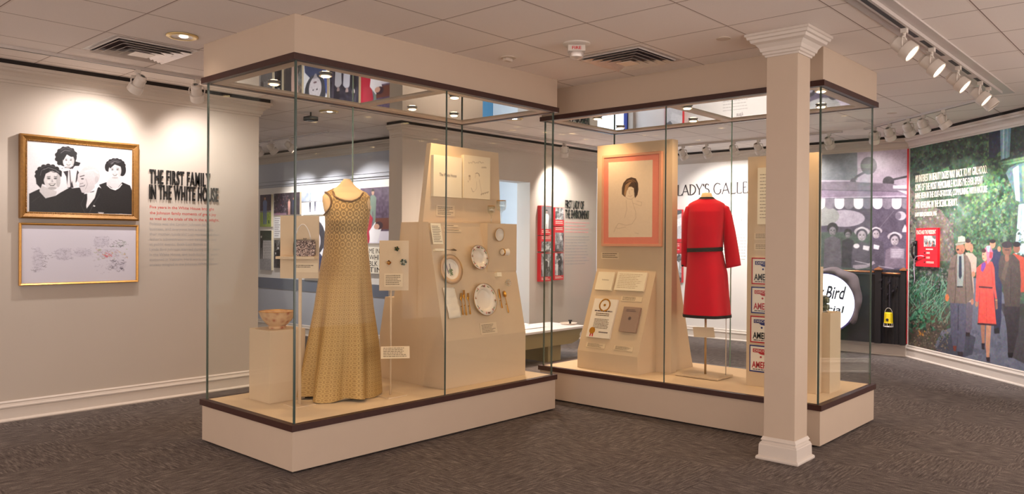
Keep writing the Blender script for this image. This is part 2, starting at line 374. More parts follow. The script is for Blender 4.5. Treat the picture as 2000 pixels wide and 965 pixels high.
# ------------------------------------------------------------------ the rooms
CZ = 2.688; WY = 2.71; GX = 7.75
GC = Vector((7.74, -1.225, 0)); GD = Vector((-.693, -.72, 0)).normalized(); GN = GD.cross(Vector((0, 0, 1)))
b = MB().box(-6.5, 9.6, -6.5, 10, -.12, 0); struct('floor', b, m_carpet)
b = MB().box(-6.5, 9.6, -6.5, 10, CZ, CZ+.1); struct('ceiling', b, m_ceil)
b = MB().box(-6.5, 1.343, WY, 2.89, 0, CZ); struct('wall_left', b, m_wall)
DX0, DX1, DZ = 4.36, 5.261, 2.15
WX0, WX1, WZ0, WZ1 = 6.755, 7.684, .62, 2.50
b = MB().box(3.088, DX0, WY, 2.935, 0, CZ).box(DX0, DX1, WY, 2.935, DZ, CZ).box(DX1, WX0, WY, 2.935, 0, CZ).box(WX0, WX1, WY, 2.935, 0, WZ0).box(WX0, WX1, WY, 2.935, WZ1, CZ).box(WX1, GX+.2, WY, 2.935, 0, CZ)
struct('wall_middle', b, m_wall)
b = MB().box(GX, GX+.18, -1.23, WY, 0, CZ); struct('wall_gallery', b, m_galw)
L = 3.6
b = MB().prism([GC, GC+GD*L, GC+GD*L-GN*.18, GC-GN*.18], (0, 0, CZ)); struct('wall_right', b, m_wall)
b = MB().box(3.84, 4.0, 2.935, 9.2, .0, CZ); struct('wall_far', b, m_bluewall)
b = MB().box(-6.5, 3.84, 9.2, 9.36, 0, CZ); struct('wall_back', b, m_bluewall)
b = MB().box(4.0, 7.6, 5.6, 5.75, 0, CZ); struct('wall_blue', b, m_skyblue)
b = MB().box(7.6, 7.75, 2.935, 5.75, 0, CZ); struct('wall_blue_side', b, m_white)

CROWN = [(0, 2.528), (.012, 2.528), (.014, 2.545), (.022, 2.55), (.028, 2.575), (.05, 2.60), (.074, 2.612), (.078, 2.628), (.09, 2.632), (.09, 2.655), (0, 2.655)]
BASE = [(0, 0), (.034, 0), (.036, .008), (.03, .018), (.02, .022), (.019, .098), (.026, .104), (.026, .113), (.018, .118), (.014, .132), (.016, .142), (.008, .152), (0, .152)]
def run(mb, prof, A, B, out, ea=0, eb=0, mi=0):
    """a moulding from A to B; ea, eb lengthen the outer edge at mitred corners"""
    A, B, out = Vector(A), Vector(B), Vector(out).normalized(); d = (B-A).normalized()
    r0 = [A + out*o - d*(o*ea) + Vector((0, 0, z)) for o, z in prof]; r1 = [B + out*o + d*(o*eb) + Vector((0, 0, z)) for o, z in prof]
    return mb.loft([r0, r1], mi=mi)
def trims(nm, A, B, out, ea=0, eb=0, crown=True, base=True):
    if crown:
        b = MB(); run(b, CROWN, A, B, out, ea, eb); o = struct('trim_'+nm, b, m_trimw if nm == 'right' else m_wall)
        b = MB(); run(b, [(0, 2.655), (.075, 2.655), (.075, 2.688), (0, 2.688)], A, B, out, ea, eb); o2 = struct('trim_'+nm+'_shade_strip', b, m_dark)  # solid dark strip: the shade above the crown is put into its colour
    if base:
        b = MB(); run(b, BASE, A, B, out, ea, eb); struct('baseboard_'+nm, b, m_trimw)
trims('left', (-6.5, WY, 0), (1.343, WY, 0), (0, -1, 0), 0, 1)
trims('left_end', (1.343, WY, 0), (1.343, 2.89, 0), (1, 0, 0), 1, 0)
trims('middle', (3.088, WY, 0), (GX, WY, 0), (0, -1, 0), 1, -1, base=False)
trims('middle_end', (3.088, 2.887, 0), (3.088, WY, 0), (-1, 0, 0), 0, 1)
for k, (a, c) in enumerate(((3.088, DX0), (DX1, GX))):
    b = MB(); run(b, BASE, (a, WY, 0), (c, WY, 0), (0, -1, 0), 1 if k == 0 else 0, -1 if k else 0); struct('baseboard_middle', b, m_trimw)
trims('gallery', (GX, WY, 0), (GX, -1.225, 0), (-1, 0, 0), -1, -.35)
trims('right', tuple(GC), tuple(GC+GD*L), tuple(GN), -.35, 0)
trims('far', (3.84, 9.2, 0), (3.84, 2.935, 0), (-1, 0, 0), 0, 0)

# doorway casing-less reveal: far room window, bright blue room with an added lamp
b = MB()
T = lambda px, py: aty(px, py, 5.58)
a0, a1 = T(992, 300).x, T(1040, 300).x
for (y0, y1, x0, x1) in ((362, 493, 992, 1040), (497, 538, 992, 1040)):
    P, Q = T(x0, y0), T(x1, y1); b.prism([(P.x, 5.585, P.z), (Q.x, 5.585, P.z), (Q.x, 5.585, Q.z), (P.x, 5.585, Q.z)], (0, .01, 0))
w = struct('window_2', b, mat('daylight_far_window', (225, 240, 255), .5, var=0, emit=(214, 234, 255), es=1.5))
L_ = bpy.data.lights.new('daylight_fill', 'AREA'); L_.energy = 90; L_.color = (.80, .90, 1); L_.size = .7; lo = bpy.data.objects.new('daylight_fill', L_); COL.objects.link(lo); lo.location = (4.45, 5.4, 1.7); lo.rotation_euler = (math.radians(-80), 0, math.radians(20)); adopt(lo, w)  # unseen area lamp added to brighten the doorway and its jamb
P, Q = T(986, 359), T(1046, 545); b = MB()
for z in (P.z, T(1000, 495).z, Q.z): b.box(P.x, Q.x, 5.54, 5.6, z-.02, z+.02)
for x in (P.x, Q.x): b.box(x-.02, x+.02, 5.54, 5.6, Q.z, P.z)
fr = b.build('window_frame', m_trimw, w)
b = MB().box(WX0+.03, WX1-.03, 2.86, 2.87, WZ0+.03, WZ1-.03)
w = struct('window_1', b, mat('daylight_window', (235, 244, 255), .5, var=0, emit=(222, 236, 255), es=1.25))
b = MB()
for x in (WX0, WX1-.03): b.box(x, x+.03, 2.80, 2.9, WZ0, WZ1)
for z in (WZ0, WZ1-.03): b.box(WX0, WX1, 2.80, 2.9, z, z+.03)
b.build('window_frame', mat('deep_blue_window_frame', (30, 50, 140), .4, emit=None), w)
b = MB().box(WX0-.04, WX1+.04, 2.66, 2.80, WZ0-.03, WZ0); b.build('window_sill', m_trimw, w)

# square column with crown cap and base
CX0, CX1, CY0, CY1 = 2.232, 2.430, -2.068, -1.868
def ring_mould(mb, prof):
    for A, B, o in (((CX0, CY1), (CX0, CY0), (-1, 0)), ((CX0, CY0), (CX1, CY0), (0, -1)), ((CX1, CY0), (CX1, CY1), (1, 0)), ((CX1, CY1), (CX0, CY1), (0, 1))):
        run(mb, prof, (*A, 0), (*B, 0), (*o, 0), 1, 1)
b = MB().box(CX0, CX1, CY0, CY1, 0, CZ); o = tag(b.build('column', m_case, bevel=.002), 'square cream column with moulded cap and base standing before the right display case', 'column', kind='structure')
b = MB(); ring_mould(b, [(0, 2.545), (.008, 2.545), (.01, 2.556), (.02, 2.56), (.022, 2.574), (.03, 2.578), (.036, 2.60), (.052, 2.622), (.075, 2.632), (.08, 2.648), (.092, 2.652), (.096, 2.668), (.104, 2.672), (.104, 2.687), (0, 2.687)])
b.build('column_cap', m_trimw, o)
b = MB(); ring_mould(b, [(0, 0), (.036, 0), (.038, .01), (.034, .02), (.024, .025), (.022, .092), (.018, .098), (.018, .103), (.008, .112), (.008, .118), (.014, .122), (.004, .142), (0, .142)])
b.build('column_base', m_trimw, o)

# ------------------------------------------------------------------ ceiling fittings
def track(name, label, A, B, w=.036, group='lighting tracks', z=CZ):
    A, B = Vector(A), Vector(B); d = (B-A).normalized(); n = Vector((-d.y, d.x, 0))
    t = thing(name, label, 'light track', (A+B)/2, group)
    b = MB().prism([A+n*w/2, A+n*w/2-Vector((0, 0, .022)), A-n*w/2-Vector((0, 0, .022)), A-n*w/2], B-A); b.build('housing', m_track, t, bevel=.001)
    b = MB().prism([A+n*.006-Vector((0, 0, .020)), A+n*.006-Vector((0, 0, .0228)), A-n*.006-Vector((0, 0, .0228)), A-n*.006-Vector((0, 0, .020))], B-A); b.build('slot', m_slot, t)
    return t
track('light_track', 'thin light track along the ceiling beside the left wall', (-3.4, 2.16, CZ), (.56, 2.16, CZ))
track('light_track', 'thin light track on the ceiling in front of the middle wall', (1.9, 2.37, CZ), (6.6, 2.37, CZ))
track('light_track', 'thin light track running across the gallery ceiling towards the murals', (6.80, 2.0, CZ), (6.80, -.75, CZ))
track('light_track', 'thin light track slanting across the ceiling before the forest mural', (6.75, -1.02, CZ), (5.52, -2.42, CZ))
track('light_track', 'thin light track in the far room', (2.95, 3.9, CZ), (2.95, 7.5, CZ))
t = thing('light_track', 'wide white light track with dark slots, upper right of the ceiling', 'light track', (3.4, -2.6, CZ))
b = MB().box(.9, 5.36, -2.70, -2.50, CZ-.012, CZ); b.build('mounting_plate', m_track, t, bevel=.002)
b = MB().box(.9, 5.2, -2.635, -2.575, CZ-.035, CZ-.012); b.build('housing', m_track, t, bevel=.002)
for a, c in ((.95, 2.75), (2.86, 3.38), (3.56, 4.15), (4.33, 4.85)):
    MB().box(a, c, -2.618, -2.592, CZ-.0365, CZ-.03).build('slot', m_slot, t)

def track_head(label, A, target, spot=0, group='track lights', size=50, blend=.6, col=WHITE_LIGHT, glow=True, rad=.03):
    A = Vector(A); t = thing('track_light', label, 'track light', A, group)
    C = A - Vector((0, 0, .115)); d = (Vector(target)-C).normalized(); side = d.cross(Vector((0, 0, 1))).normalized(); up2 = side.cross(d)
    b = MB().box(A.x-.018, A.x+.018, A.y-.018, A.y+.018, A.z-.028, A.z); b.tube([A-Vector((0, 0, .026)), A-Vector((0, 0, .05))], .009, 8)
    b.build('adaptor', m_lamp, t, bevel=.002)
    T = A-Vector((0, 0, .048)); b = MB()
    for s in (1, -1): b.tube([T, T+side*.052*s+Vector((0, 0, -.008)), C+side*.060*s+Vector((0, 0, .03)), C+side*.056*s], .0055, 6)
    b.build('yoke', m_lamp, t, smooth=True)
    b = MB().lathe([(.018, -.085), (.030, -.083), (.034, -.07), (.042, -.062), (.042, .03), (.0, .03)], C, d, 20, cap=False); b.build('lamp_housing', m_lamp, t, smooth='auto')
    b = MB().lathe([(.044, .0), (.054, .004), (.056, .012), (.056, .058), (.052, .062), (.047, .058), (.046, .02), (.0, .02)], C, d, 24, cap=False); o = b.build('lamp_collar', m_lamp, t, smooth='auto')
    b = MB().lathe([(.0, .042), (.030, .044), (.044, .052), (.044, .05), (.0, .038)], C, d, 20, cap=False); b.build('bulb', m_bulb if glow else m_plastic, t, smooth=True)
    if spot:
        L_ = bpy.data.lights.new('track_lamp', 'SPOT'); L_.energy = spot; L_.color = col; L_.spot_size = math.radians(size); L_.spot_blend = blend; L_.shadow_soft_size = rad
        lo = bpy.data.objects.new('track_lamp', L_); COL.objects.link(lo); lo.location = C + d*.075; lo.rotation_euler = d.to_track_quat('-Z', 'Y').to_euler(); adopt(lo, t)
    return t
Z1 = CZ-.022
WP = lambda px, py: aty(px, py, WY)
track_head('left of the two track lights near the left wall', (.0, 2.16, Z1), WP(165, 330), 40, size=118, blend=1)
track_head('track light touching the upper left corner of the left display case', (.47, 2.16, Z1), WP(410, 380), 30, size=118, blend=1)
track_head('track light beyond the frame on the left wall track', (-1.15, 2.16, Z1), (-1.0, WY, 1.3), 16, size=80, blend=1)
Z = atx(700, 480, 3.84)
track_head('far room track light seen just right of the left wall end', (2.95, 5.5, Z1), (3.84, 5.8, 1.6), 55, 'track lights in the far room', 75)
track_head('far room track light seen beside the glass corner of the left case', (2.95, 5.15, Z1), (3.84, 5.0, 1.6), 55, 'track lights in the far room', 75)
track_head('glowing far room track light, rightmost of its track', (2.95, 4.72, Z1), (3.84, 4.1, 1.6), 55, 'track lights in the far room', 75)
track_head('track light above the environment panels on the middle wall', (5.55, 2.37, Z1), (5.95, WY, 1.55), 80, size=110, blend=1)
GP = lambda px, py: atx(px, py, GX)
for i, (y, w) in enumerate(((1.33, 'first of the gallery track lights, beside the pink framed portrait board'), (.98, 'second gallery track light, above the red suit'), (.60, 'third gallery track light, above the grey lettering'), (.27, 'fourth gallery track light, half behind the column'), (-.60, 'track light seen through the glass right of the column'))):
    track_head(w, (6.80, y, Z1), (GX, y-.12, 1.6), 40 if y > 0 else 14, 'gallery track lights', 100)
P2 = [(6.631, -1.16), (6.45, -1.37), (6.22, -1.62), (6.07, -1.80), (5.86, -2.03)]
AIM = [(GX, -.75, 1.3), GC+GD*.35+Vector((0, 0, 1.4)), GC+GD*.95+Vector((0, 0, 1.5)), GC+GD*1.3+Vector((0, 0, 1.0)), GC+GD*2.0+Vector((0, 0, 1.5))]
for i, (p, a, w) in enumerate(zip(P2, AIM, ('leftmost of the five track lights before the murals', 'second of the five track lights before the murals', 'middle track light before the murals, its lamp shining', 'fourth of the five track lights before the murals', 'rightmost of the five track lights before the murals'))):
    track_head(w, (*p, Z1), a, (20 if i == 0 else 58), 'track lights before the murals', 80)
for i, (x, w) in enumerate(((2.49, 'nearest of the four large track lights at upper right'), (3.10, 'second large track light from the nearest at upper right'), (3.80, 'third large track light from the nearest at upper right'), (4.50, 'farthest of the four large track lights at upper right'))):
    track_head(w, (x, -2.605, CZ-.035), (x+.1, -4.3, 1.0), 22, 'large track lights', 60)
track_head('track light hanging lowest at the far end of the wide track', (4.80, -2.605, CZ-.035), (5.0, -4.2, .6), 0, 'large track lights', 60, glow=False)

def diffuser(label, x0, x1, y0, y1, dark):
    t = thing('air_vent', label, 'air vent', ((x0+x1)/2, (y0+y1)/2, CZ)); cx, cy, h = (x0+x1)/2, (y0+y1)/2, (x1-x0)/2
    def sq(mb, r0, z0, r1, z1, th=.004):
        a = [(cx-r0, cy-r0, z0), (cx+r0, cy-r0, z0), (cx+r0, cy+r0, z0), (cx-r0, cy+r0, z0)]; c = [(cx-r1, cy-r1, z1), (cx+r1, cy-r1, z1), (cx+r1, cy+r1, z1), (cx-r1, cy+r1, z1)]
        up = [(p[0], p[1], p[2]+th) for p in c]; lo = [(p[0], p[1], p[2]+th) for p in a]
        mb.loft([a, c, up, lo, a], cap=False)
    b = MB(); sq(b, h, CZ-.003, h-.03, CZ-.003); sq(b, h-.03, CZ-.003, h-.035, CZ-.012); b.build('rim', m_track, t)
    b = MB(); 
    for k, r in enumerate((h-.035, h-.080, h-.125, h-.170)): sq(b, r, CZ-.026-.004*k, r-.040, CZ-.004-.003*k, .002)
    b.box(cx-h+.215, cx+h-.215, cy-h+.215, cy+h-.215, CZ-.040, CZ-.036); b.build('louvre', m_chrome, t)
    MB().box(cx-h+.035, cx+h-.035, cy-h+.035, cy+h-.035, CZ-.005, CZ-.001).build('back_plate', m_greyd, t)
diffuser('square metal air vent in the ceiling above the left wall', -.50, .065, 1.285, 1.86, m_greyd)
diffuser('square metal air vent in the ceiling above the corner between the two cases', 1.91, 2.46, -1.14, -.57, m_dark)

def can_light(label, x, y, e, seen=True):
    t = thing('recessed_light', label, 'ceiling light', (x, y, CZ))
    MB().lathe([(.062, -.001), (.098, -.001), (.100, -.006), (.088, -.012), (.070, -.010), (.064, -.002)], (x, y, CZ), seg=32, cap=False).build('trim_ring', mat('brass_ring', (226, 200, 140), .3, .7, var=.05), t, smooth=True)
    MB().lathe([(.066, -.009), (.058, -.004), (.0, -.002)], (x, y, CZ), seg=32, cap=False).build('reflector', m_chrome, t, smooth=True)
    MB().lathe([(.0, -.006), (.022, -.008), (.028, -.004), (.0, -.003)], (x+.01, y, CZ), seg=20, cap=False).build('bulb', m_bulb, t, smooth=True)
    if e:
        L_ = bpy.data.lights.new('ceiling_lamp', 'SPOT'); L_.energy = e; L_.color = WARM; L_.spot_size = math.radians(150); L_.spot_blend = 1; L_.shadow_soft_size = .10
        lo = bpy.data.objects.new('ceiling_lamp', L_); COL.objects.link(lo); lo.location = (x, y, CZ-.03); adopt(lo, t)
can_light('round brass-rimmed recessed light in the ceiling left of the left case', -.198, 0.997, 2.5)
for i, (x, y) in enumerate(((-2.6, .4), (-1.8, -2.2), (.6, -2.6), (4.2, -3.9), (-3.2, 1.6), (-.6, -4.6))):  # unseen ceiling lamps added to fill the room and the case faces
    can_light('unseen recessed light added as fill beyond the frame, number %s' % ('one', 'two', 'three', 'four', 'five', 'six')[i], x, y, E_ROOM*(2.3, .5, .3, 3.0, 2.3, .5)[i])
can_light('recessed light added as fill for the middle wall, behind the two cases', 4.6, .6, E_ROOM*1.6)  # hidden lamp added as fill for the middle wall
can_light('recessed light added to brighten the middle wall, right behind the left case', 3.7, 1.6, E_ROOM*12)  # added out of sight to lift the middle wall
can_light('recessed light in the gallery ceiling beside the murals', 5.4, -.6, E_ROOM*.9)
can_light('small round light in the ceiling of the opening to the far room', 2.15, 2.75, 0)
can_light('recessed light in the far room ceiling', 1.6, 5.4, E_ROOM*1.6)
can_light('recessed light over the doorway room', 5.6, 4.0, E_ROOM*1.5)

x, y = 1.615, -.824
t = thing('fire_alarm', 'white ceiling fire alarm strobe marked in red', 'fire alarm', (x, y, CZ))
MB().lathe([(.0, 0), (.092, 0), (.092, -.008), (.080, -.016), (.0, -.016)], (x, y, CZ), seg=32, cap=False).build('base_plate', m_lamp, t, smooth='auto')
fd = Vector((-.77, -.64, 0)).normalized(); rd = Vector((-fd.y, fd.x, 0)); rd = -rd if rd.dot(RGT) < 0 else rd
fr = Frame(Vector((x, y, CZ-.016))+fd*.04-rd*.058, rd, .116, .05)
b = MB().prism([fr.q(0, 0), fr.q(.116, 0), fr.q(.116, .042), fr.q(0, .042)], -fd*.075); b.build('horn_body', m_lamp, t, bevel=.005)
text('lettering', 'FIRE', fr.sub(.24, .22, .76, .62), m_red, t, bold=.02)
MB().lathe([(.046, 0), (.050, -.012), (.044, -.034), (.026, -.046), (.0, -.05)], (x, y, CZ-.058), seg=24, cap=False).build('strobe_lens', m_chrome, t, smooth='auto')
x, y = 1.61, -.217
t = thing('motion_sensor', 'small cream motion sensor on the ceiling beside the left case soffit', 'sensor', (x, y, CZ))
MB().lathe([(.0, 0), (.055, 0), (.055, -.006), (.0, -.006)], (x, y, CZ), seg=24, cap=False).build('base_plate', m_plastic, t, smooth='auto')
MB().box(x-.034, x+.034, y-.012, y+.022, CZ-.028, CZ-.006).build('sensor_body', m_plastic, t, bevel=.003)
for nm, x, y, w in (('sprinkler_cover', 2.126, -1.623, 'flat round cover in the ceiling left of the column cap'), ('sprinkler_cover', 5.874, -1.558, 'flat round cover in the ceiling beyond the right case')):
    tag(MB().lathe([(0, 0), (.045, 0), (.045, -.004), (.0, -.006)], (x, y, CZ), seg=24, cap=False).build(nm, m_plastic, smooth='auto'), w, 'sprinkler')
P = atz(607, 232, 2.62)
t = thing('speaker', 'small black speaker under the ceiling of the far room', 'speaker', P)
MB().box(P.x-.055, P.x+.055, P.y-.055, P.y+.055, P.z-.022, P.z+.022).build('speaker_body', m_black, t, bevel=.006)
MB().tube([(P.x, P.y, P.z+.02), (P.x, P.y, CZ)], .008).build('bracket', m_black, t)
# ------------------------------------------------------------------ the two glass display cases
CL, CW = 2.442, 1.105; PZ0, PZ1, TZ0, TZ1 = .2486, .287, 2.421, 2.460
def case(label, x0, y0, lx, ly, seams, lamps, divider):
    """seams: (face, position) with face f/b (long sides, constant short coordinate) ; long axis is x if lx > ly"""
    x1, y1 = x0+lx, y0+ly; t = thing('display_case', label, 'display case', (x0, y0, 0))
    MB().box(x0+.03, x1-.03, y0+.03, y1-.03, 0, .02).build('toe_recess', m_dark, t)
    MB().box(x0, x1, y0, y1, .012, PZ0).build('plinth', m_case, t, bevel=.0015)
    b = MB(); o = .012
    for z0, z1 in ((PZ0, PZ1),):
        b.box(x0-o, x1+o, y0-o, y0+.03, z0, z1).box(x0-o, x1+o, y1-.03, y1+o, z0, z1).box(x0-o, x0+.03, y0+.03, y1-.03, z0, z1).box(x1-.03, x1+o, y0+.03, y1-.03, z0, z1)
    b.build('base_trim', m_wood, t)
    MB().box(x0+.03, x1-.03, y0+.03, y1-.03, PZ0, PZ1).build('deck', m_deck, t)
    b = MB(); z0, z1 = TZ0, TZ1
    b.box(x0-o, x1+o, y0-o, y0+.03, z0, z1).box(x0-o, x1+o, y1-.03, y1+o, z0, z1).box(x0-o, x0+.03, y0+.03, y1-.03, z0, z1).box(x1-.03, x1+o, y0+.03, y1-.03, z0, z1)
    b.build('top_trim', m_wood, t)
    MB().box(x0, x1, y0, y1, TZ1, CZ).build('soffit', m_case, t, bevel=.0015)
    g = .018
    # inner frame around the mirror panels
    b = MB(); w = .085; a0, a1, c0, c1 = x0+.03, x1-.03, y0+.03, y1-.03
    b.box(a0, a1, c0, c0+w, TZ0+.004, TZ1).box(a0, a1, c1-w, c1, TZ0+.004, TZ1).box(a0, a0+w, c0+w, c1-w, TZ0+.004, TZ1).box(a1-w, a1, c0+w, c1-w, TZ0+.004, TZ1)
    if lx > ly: b.box(divider-.04, divider+.04, c0+w, c1-w, TZ0+.004, TZ1)
    else: b.box(a0+w, a1-w, divider-.04, divider+.04, TZ0+.004, TZ1)
    b.build('mirror_frame', m_case, t)
    if lx > ly: cells = ((a0+w, divider-.04, c0+w, c1-w), (divider+.04, a1-w, c0+w, c1-w))
    else: cells = ((a0+w, a1-w, c0+w, divider-.04), (a0+w, a1-w, divider+.04, c1-w))
    for q in cells: MB().box(*q, TZ0+.014, TZ0+.02).build('mirror_panel', m_mirror, t)
    # glass panes
    xi0, xi1, yi0, yi1 = x0+g, x1-g, y0+g, y1-g; th = .009
    def pane(ax, c, p, q):
        if ax == 'y': b = MB().box(p+.012, q-.012, c, c+th, PZ1, TZ0)
        else: b = MB().box(c, c+th, p+.012, q-.012, PZ1, TZ0)
        b.build('glass_pane', m_glass, t)
    def split(f, lo, hi):
        s = sorted([v for k, v in seams if k == f]); e = [lo]+s+[hi]; return list(zip(e[:-1], e[1:]))
    for p, q in split('front', xi0 if lx > ly else yi0, xi1 if lx > ly else yi1): pane('y' if lx > ly else 'x', yi0 if lx > ly else xi0, p, q)
    for p, q in split('back', xi0 if lx > ly else yi0, xi1 if lx > ly else yi1): pane('y' if lx > ly else 'x', (yi1 if lx > ly else xi1)-th, p, q)
    if lx > ly: pane('x', xi0, yi0+th, yi1-th); pane('x', xi1-th, yi0+th, yi1-th)
    else: pane('y', yi0, xi0+th, xi1-th); pane('y', yi1-th, xi0+th, xi1-th)
    for (x, y) in ((xi0, yi0), (xi1-.011, yi0), (xi0, yi1-.011), (xi1-.011, yi1-.011)):
        MB().box(x, x+.011, y, y+.011, PZ1, TZ0).build('glass_edge', m_edge, t)
    for f, v in seams:
        w2 = .0035
        if lx > ly: y = yi0 if f == 'front' else yi1-th; MB().box(v-w2, v+w2, y-.0005, y+th, PZ1, TZ0).build('glass_seam', m_edge if f == 'front' else m_edgel, t)
        else: x = xi0 if f == 'front' else xi1-th; MB().box(x-.0005, x+th, v-w2, v+w2, PZ1, TZ0).build('glass_seam', m_edge if f == 'front' else m_edgel, t)
    for (x, y, on) in lamps:
        MB().lathe([(.0, .012), (.032, .012), (.042, .004), (.042, 0), (.0, 0)], (x, y, TZ0+.002), seg=24, cap=False).build('downlight', m_lamp, t, smooth='auto')
        MB().lathe([(.0, .0), (.026, .001), (.029, .004), (.0, .005)], (x, y, TZ0-.004), seg=20, cap=False).build('bulb', m_bulbw, t, smooth=True)
        L_ = bpy.data.lights.new('case_lamp', 'SPOT'); L_.energy = E_CASE*on; L_.color = CASE_LIGHT; L_.spot_size = math.radians(128); L_.spot_blend = .9; L_.shadow_soft_size = .022
        lo = bpy.data.objects.new('case_lamp', L_); COL.objects.link(lo); lo.location = (x, y, TZ0-.02); adopt(lo, t)
    return t
case('long glass display case on the left holding the gold gown', 0, 0, CL, CW, [('front', 1.233), ('back', 1.216)],
     [(.325, .76, 1), (.40, .27, 1), (1.588, .80, 1), (2.02, .77, 1.5), (1.46, .18, 1)], 1.255)
BX, BY = 2.726, -2.040
case('long glass display case on the right holding the red suit', BX, BY, CW, CL, [('front', -.831), ('back', -.853)],
     [(2.93, -1.95, 1), (3.55, -1.72, 1), (2.95, -.9, 1), (3.55, -.62, 1), (2.93, -.05, 1), (3.5, .1, 1)], -.85)
# ------------------------------------------------------------------ what stands in the left case
DK = PZ1
def card(name, label, cat, fr, t, m, lift=.0, lines=0, seed=1, mink=None, group=None, fill=.34, top=.12, parent=None, inset=.08, bevel=.0):
    """a card, sheet or plate whose face is fr, t thick, floating 'lift' in front of what carries it"""
    b = MB(); fr.slab(b, t); o = b.build(name, m, parent, bevel=bevel)
    if parent is None: tag(o, label, cat, group)
    if lines: rows(MB(), fr.sub(inset, top, 1-inset, .94), lines, seed, fill).build('printed_text', mink or m_ink, o)
    return o

# pedestal and painted bowl
b = MB().box(.227, .497, .633, .893, DK, .767); tag(b.build('pedestal', m_disp, bevel=.001), 'square cream pedestal carrying a patterned bowl in the left case', 'pedestal')
t = NT('painted_bowl'); vo = t.n('ShaderNodeTexVoronoi'); vo.inputs['Scale'].default_value = 26; tc = t.n('ShaderNodeTexCoord'); t.l(tc.outputs['Object'], vo.inputs['Vector'])
t.l(t.ramp(vo.outputs['Distance'], [(.15, lin((176, 112, 84))), (.34, lin((200, 158, 122))), (.6, lin((214, 178, 138)))]), t.p.inputs['Base Color']); t.p.inputs['Roughness'].default_value = .25
m_bowl = t.m
C = atz(543, 634, .767); C = Vector((.355, .755, .767))
bo = thing('bowl', 'octagonal patterned porcelain bowl on a cream pedestal', 'bowl', C)
wob = lambda a, h: 1+.035*abs(math.cos(4*a))-.02
MB().lathe([(.0, .002), (.058, .0), (.060, .014), (.055, .018), (.070, .030), (.094, .055), (.112, .085), (.121, .112), (.124, .116), (.118, .112), (.105, .078), (.075, .04), (.0, .026)], C, seg=48, cap=False, wob=wob).build('bowl_body', m_bowl, bo, smooth='auto')
MB().lathe([(.119, .1145), (.124, .1175), (.119, .1185), (.119, .1145)], C, seg=48, cap=False, wob=wob).build('gilt_rim', m_gold, bo, smooth=True)

def stand_post(name, x, y, z1, parent, r=.006, plate=.09, sq=False):
    MB().box(x-plate, x+plate, y-plate, y+plate, DK, DK+.008).build('stand_base', m_disp, parent, bevel=.001)
    if sq: MB().box(x-r, x+r, y-r, y+r, DK+.008, z1).build('post', m_disp, parent)
    else: MB().tube([(x, y, DK+.008), (x, y, z1)], r, 12).build('post', m_disp, parent, smooth=True)

# handbag on its panel
n0 = Vector((-.77, -.64, 0)).normalized(); r0 = Vector((.64, -.77, 0)).normalized()
pf = frame_px((.33, .45, 0), n0, r0, (547.5, 421.5), (621.6, 544))
t = thing('exhibit_stand', 'tan board on a thin post behind the beaded handbag', 'exhibit stand', (.327, .454, DK))
b = MB(); pf.slab(b, .018); b.build('back_panel', m_disp, t, bevel=.001)
q = pf.q(pf.w/2, pf.h); stand_post('post', pf.q(pf.w*.52, 0).x+.01, pf.q(pf.w*.52, 0).y+.012, q.z+.2, t, r=.011, plate=.075)
sa, sb = pf.uv(560, 500.5)[1], pf.uv(560, 505.5)[1]
b = MB(); fs = Frame(pf.p(.0, sa), pf.r, pf.w, (sb-sa)*pf.h); b.prism([fs.p(.0, 0, .09), fs.p(1, 0, .09), fs.p(1, 1, .09), fs.p(.0, 1, .09)], -fs.n*.09); b.build('shelf', m_disp, t, bevel=.001)
lf = frame_px(pf.o, pf.n, pf.r, (574, 514), (621, 532)); card('caption_card', '', '', lf.shift(.004), .003, m_label, parent=t)
rows(MB(), lf.shift(.004).sub(.06, .2, .86, .55), 2, 14, .5, .3).build('caption_text', m_ink, t)
bt = NT('beaded_bag'); vz = bt.n('ShaderNodeTexVoronoi'); vz.inputs['Scale'].default_value = 120; tc = bt.n('ShaderNodeTexCoord'); bt.l(tc.outputs['Object'], vz.inputs['Vector'])
bt.l(bt.ramp(vz.outputs['Distance'], [(.1, lin((235, 215, 200))), (.35, lin((150, 122, 112))), (.7, lin((60, 44, 42)))]), bt.p.inputs['Base Color']); bt.p.inputs['Roughness'].default_value = .25; bt.p.inputs['Metallic'].default_value = .5
gf = frame_px(pf.o+pf.n*.045, pf.n, pf.r, (573, 469.5), (616.5, 500.5))
hb = thing('handbag', 'small silvery beaded handbag with a tall thin handle on a shelf', 'handbag', gf.p(.5, 1))
rings = []
for k, (sx, dz) in enumerate(((.86, .0), (.97, .06), (1.0, .3), (1.0, .75), (.97, .93), (.90, .99))):
    rr = []
    for j in range(28):
        a = 2*math.pi*j/28; cx, cy_ = math.cos(a), math.sin(a); sgn = lambda v: math.copysign(abs(v)**.45, v)
        rr.append(gf.q(gf.w/2 + sgn(cx)*gf.w/2*sx, gf.h*(1-dz), sgn(cy_)*.026*(1-.55*dz)))
    rings.append(rr)
MB().loft(rings).build('bag_body', bt.m, hb, smooth='auto')
b = MB().tube([gf.p(.03, .0), gf.p(.97, .0)], .005, 8); b.lathe([(0, -.006), (.006, 0), (0, .008)], gf.p(.48, -.1), (0, 0, 1), 10); b.lathe([(0, -.006), (.006, 0), (0, .008)], gf.p(.56, -.1), (0, 0, 1), 10)
b.build('clasp_frame', mat('dark_silver', (120, 104, 92), .3, .8), hb, smooth=True)
h0, hm, h1 = gf.p(.06, -.02), gf.p(.40, -1.0), gf.p(.78, -.02)
pts = [gf.q(gf.w*(.06+.72*k/16), -gf.h*1.02*math.sin(math.pi*k/16)**.62) for k in range(17)]
MB().tube(pts, .0035, 8).build('handle', m_chrome, hb, smooth=True)

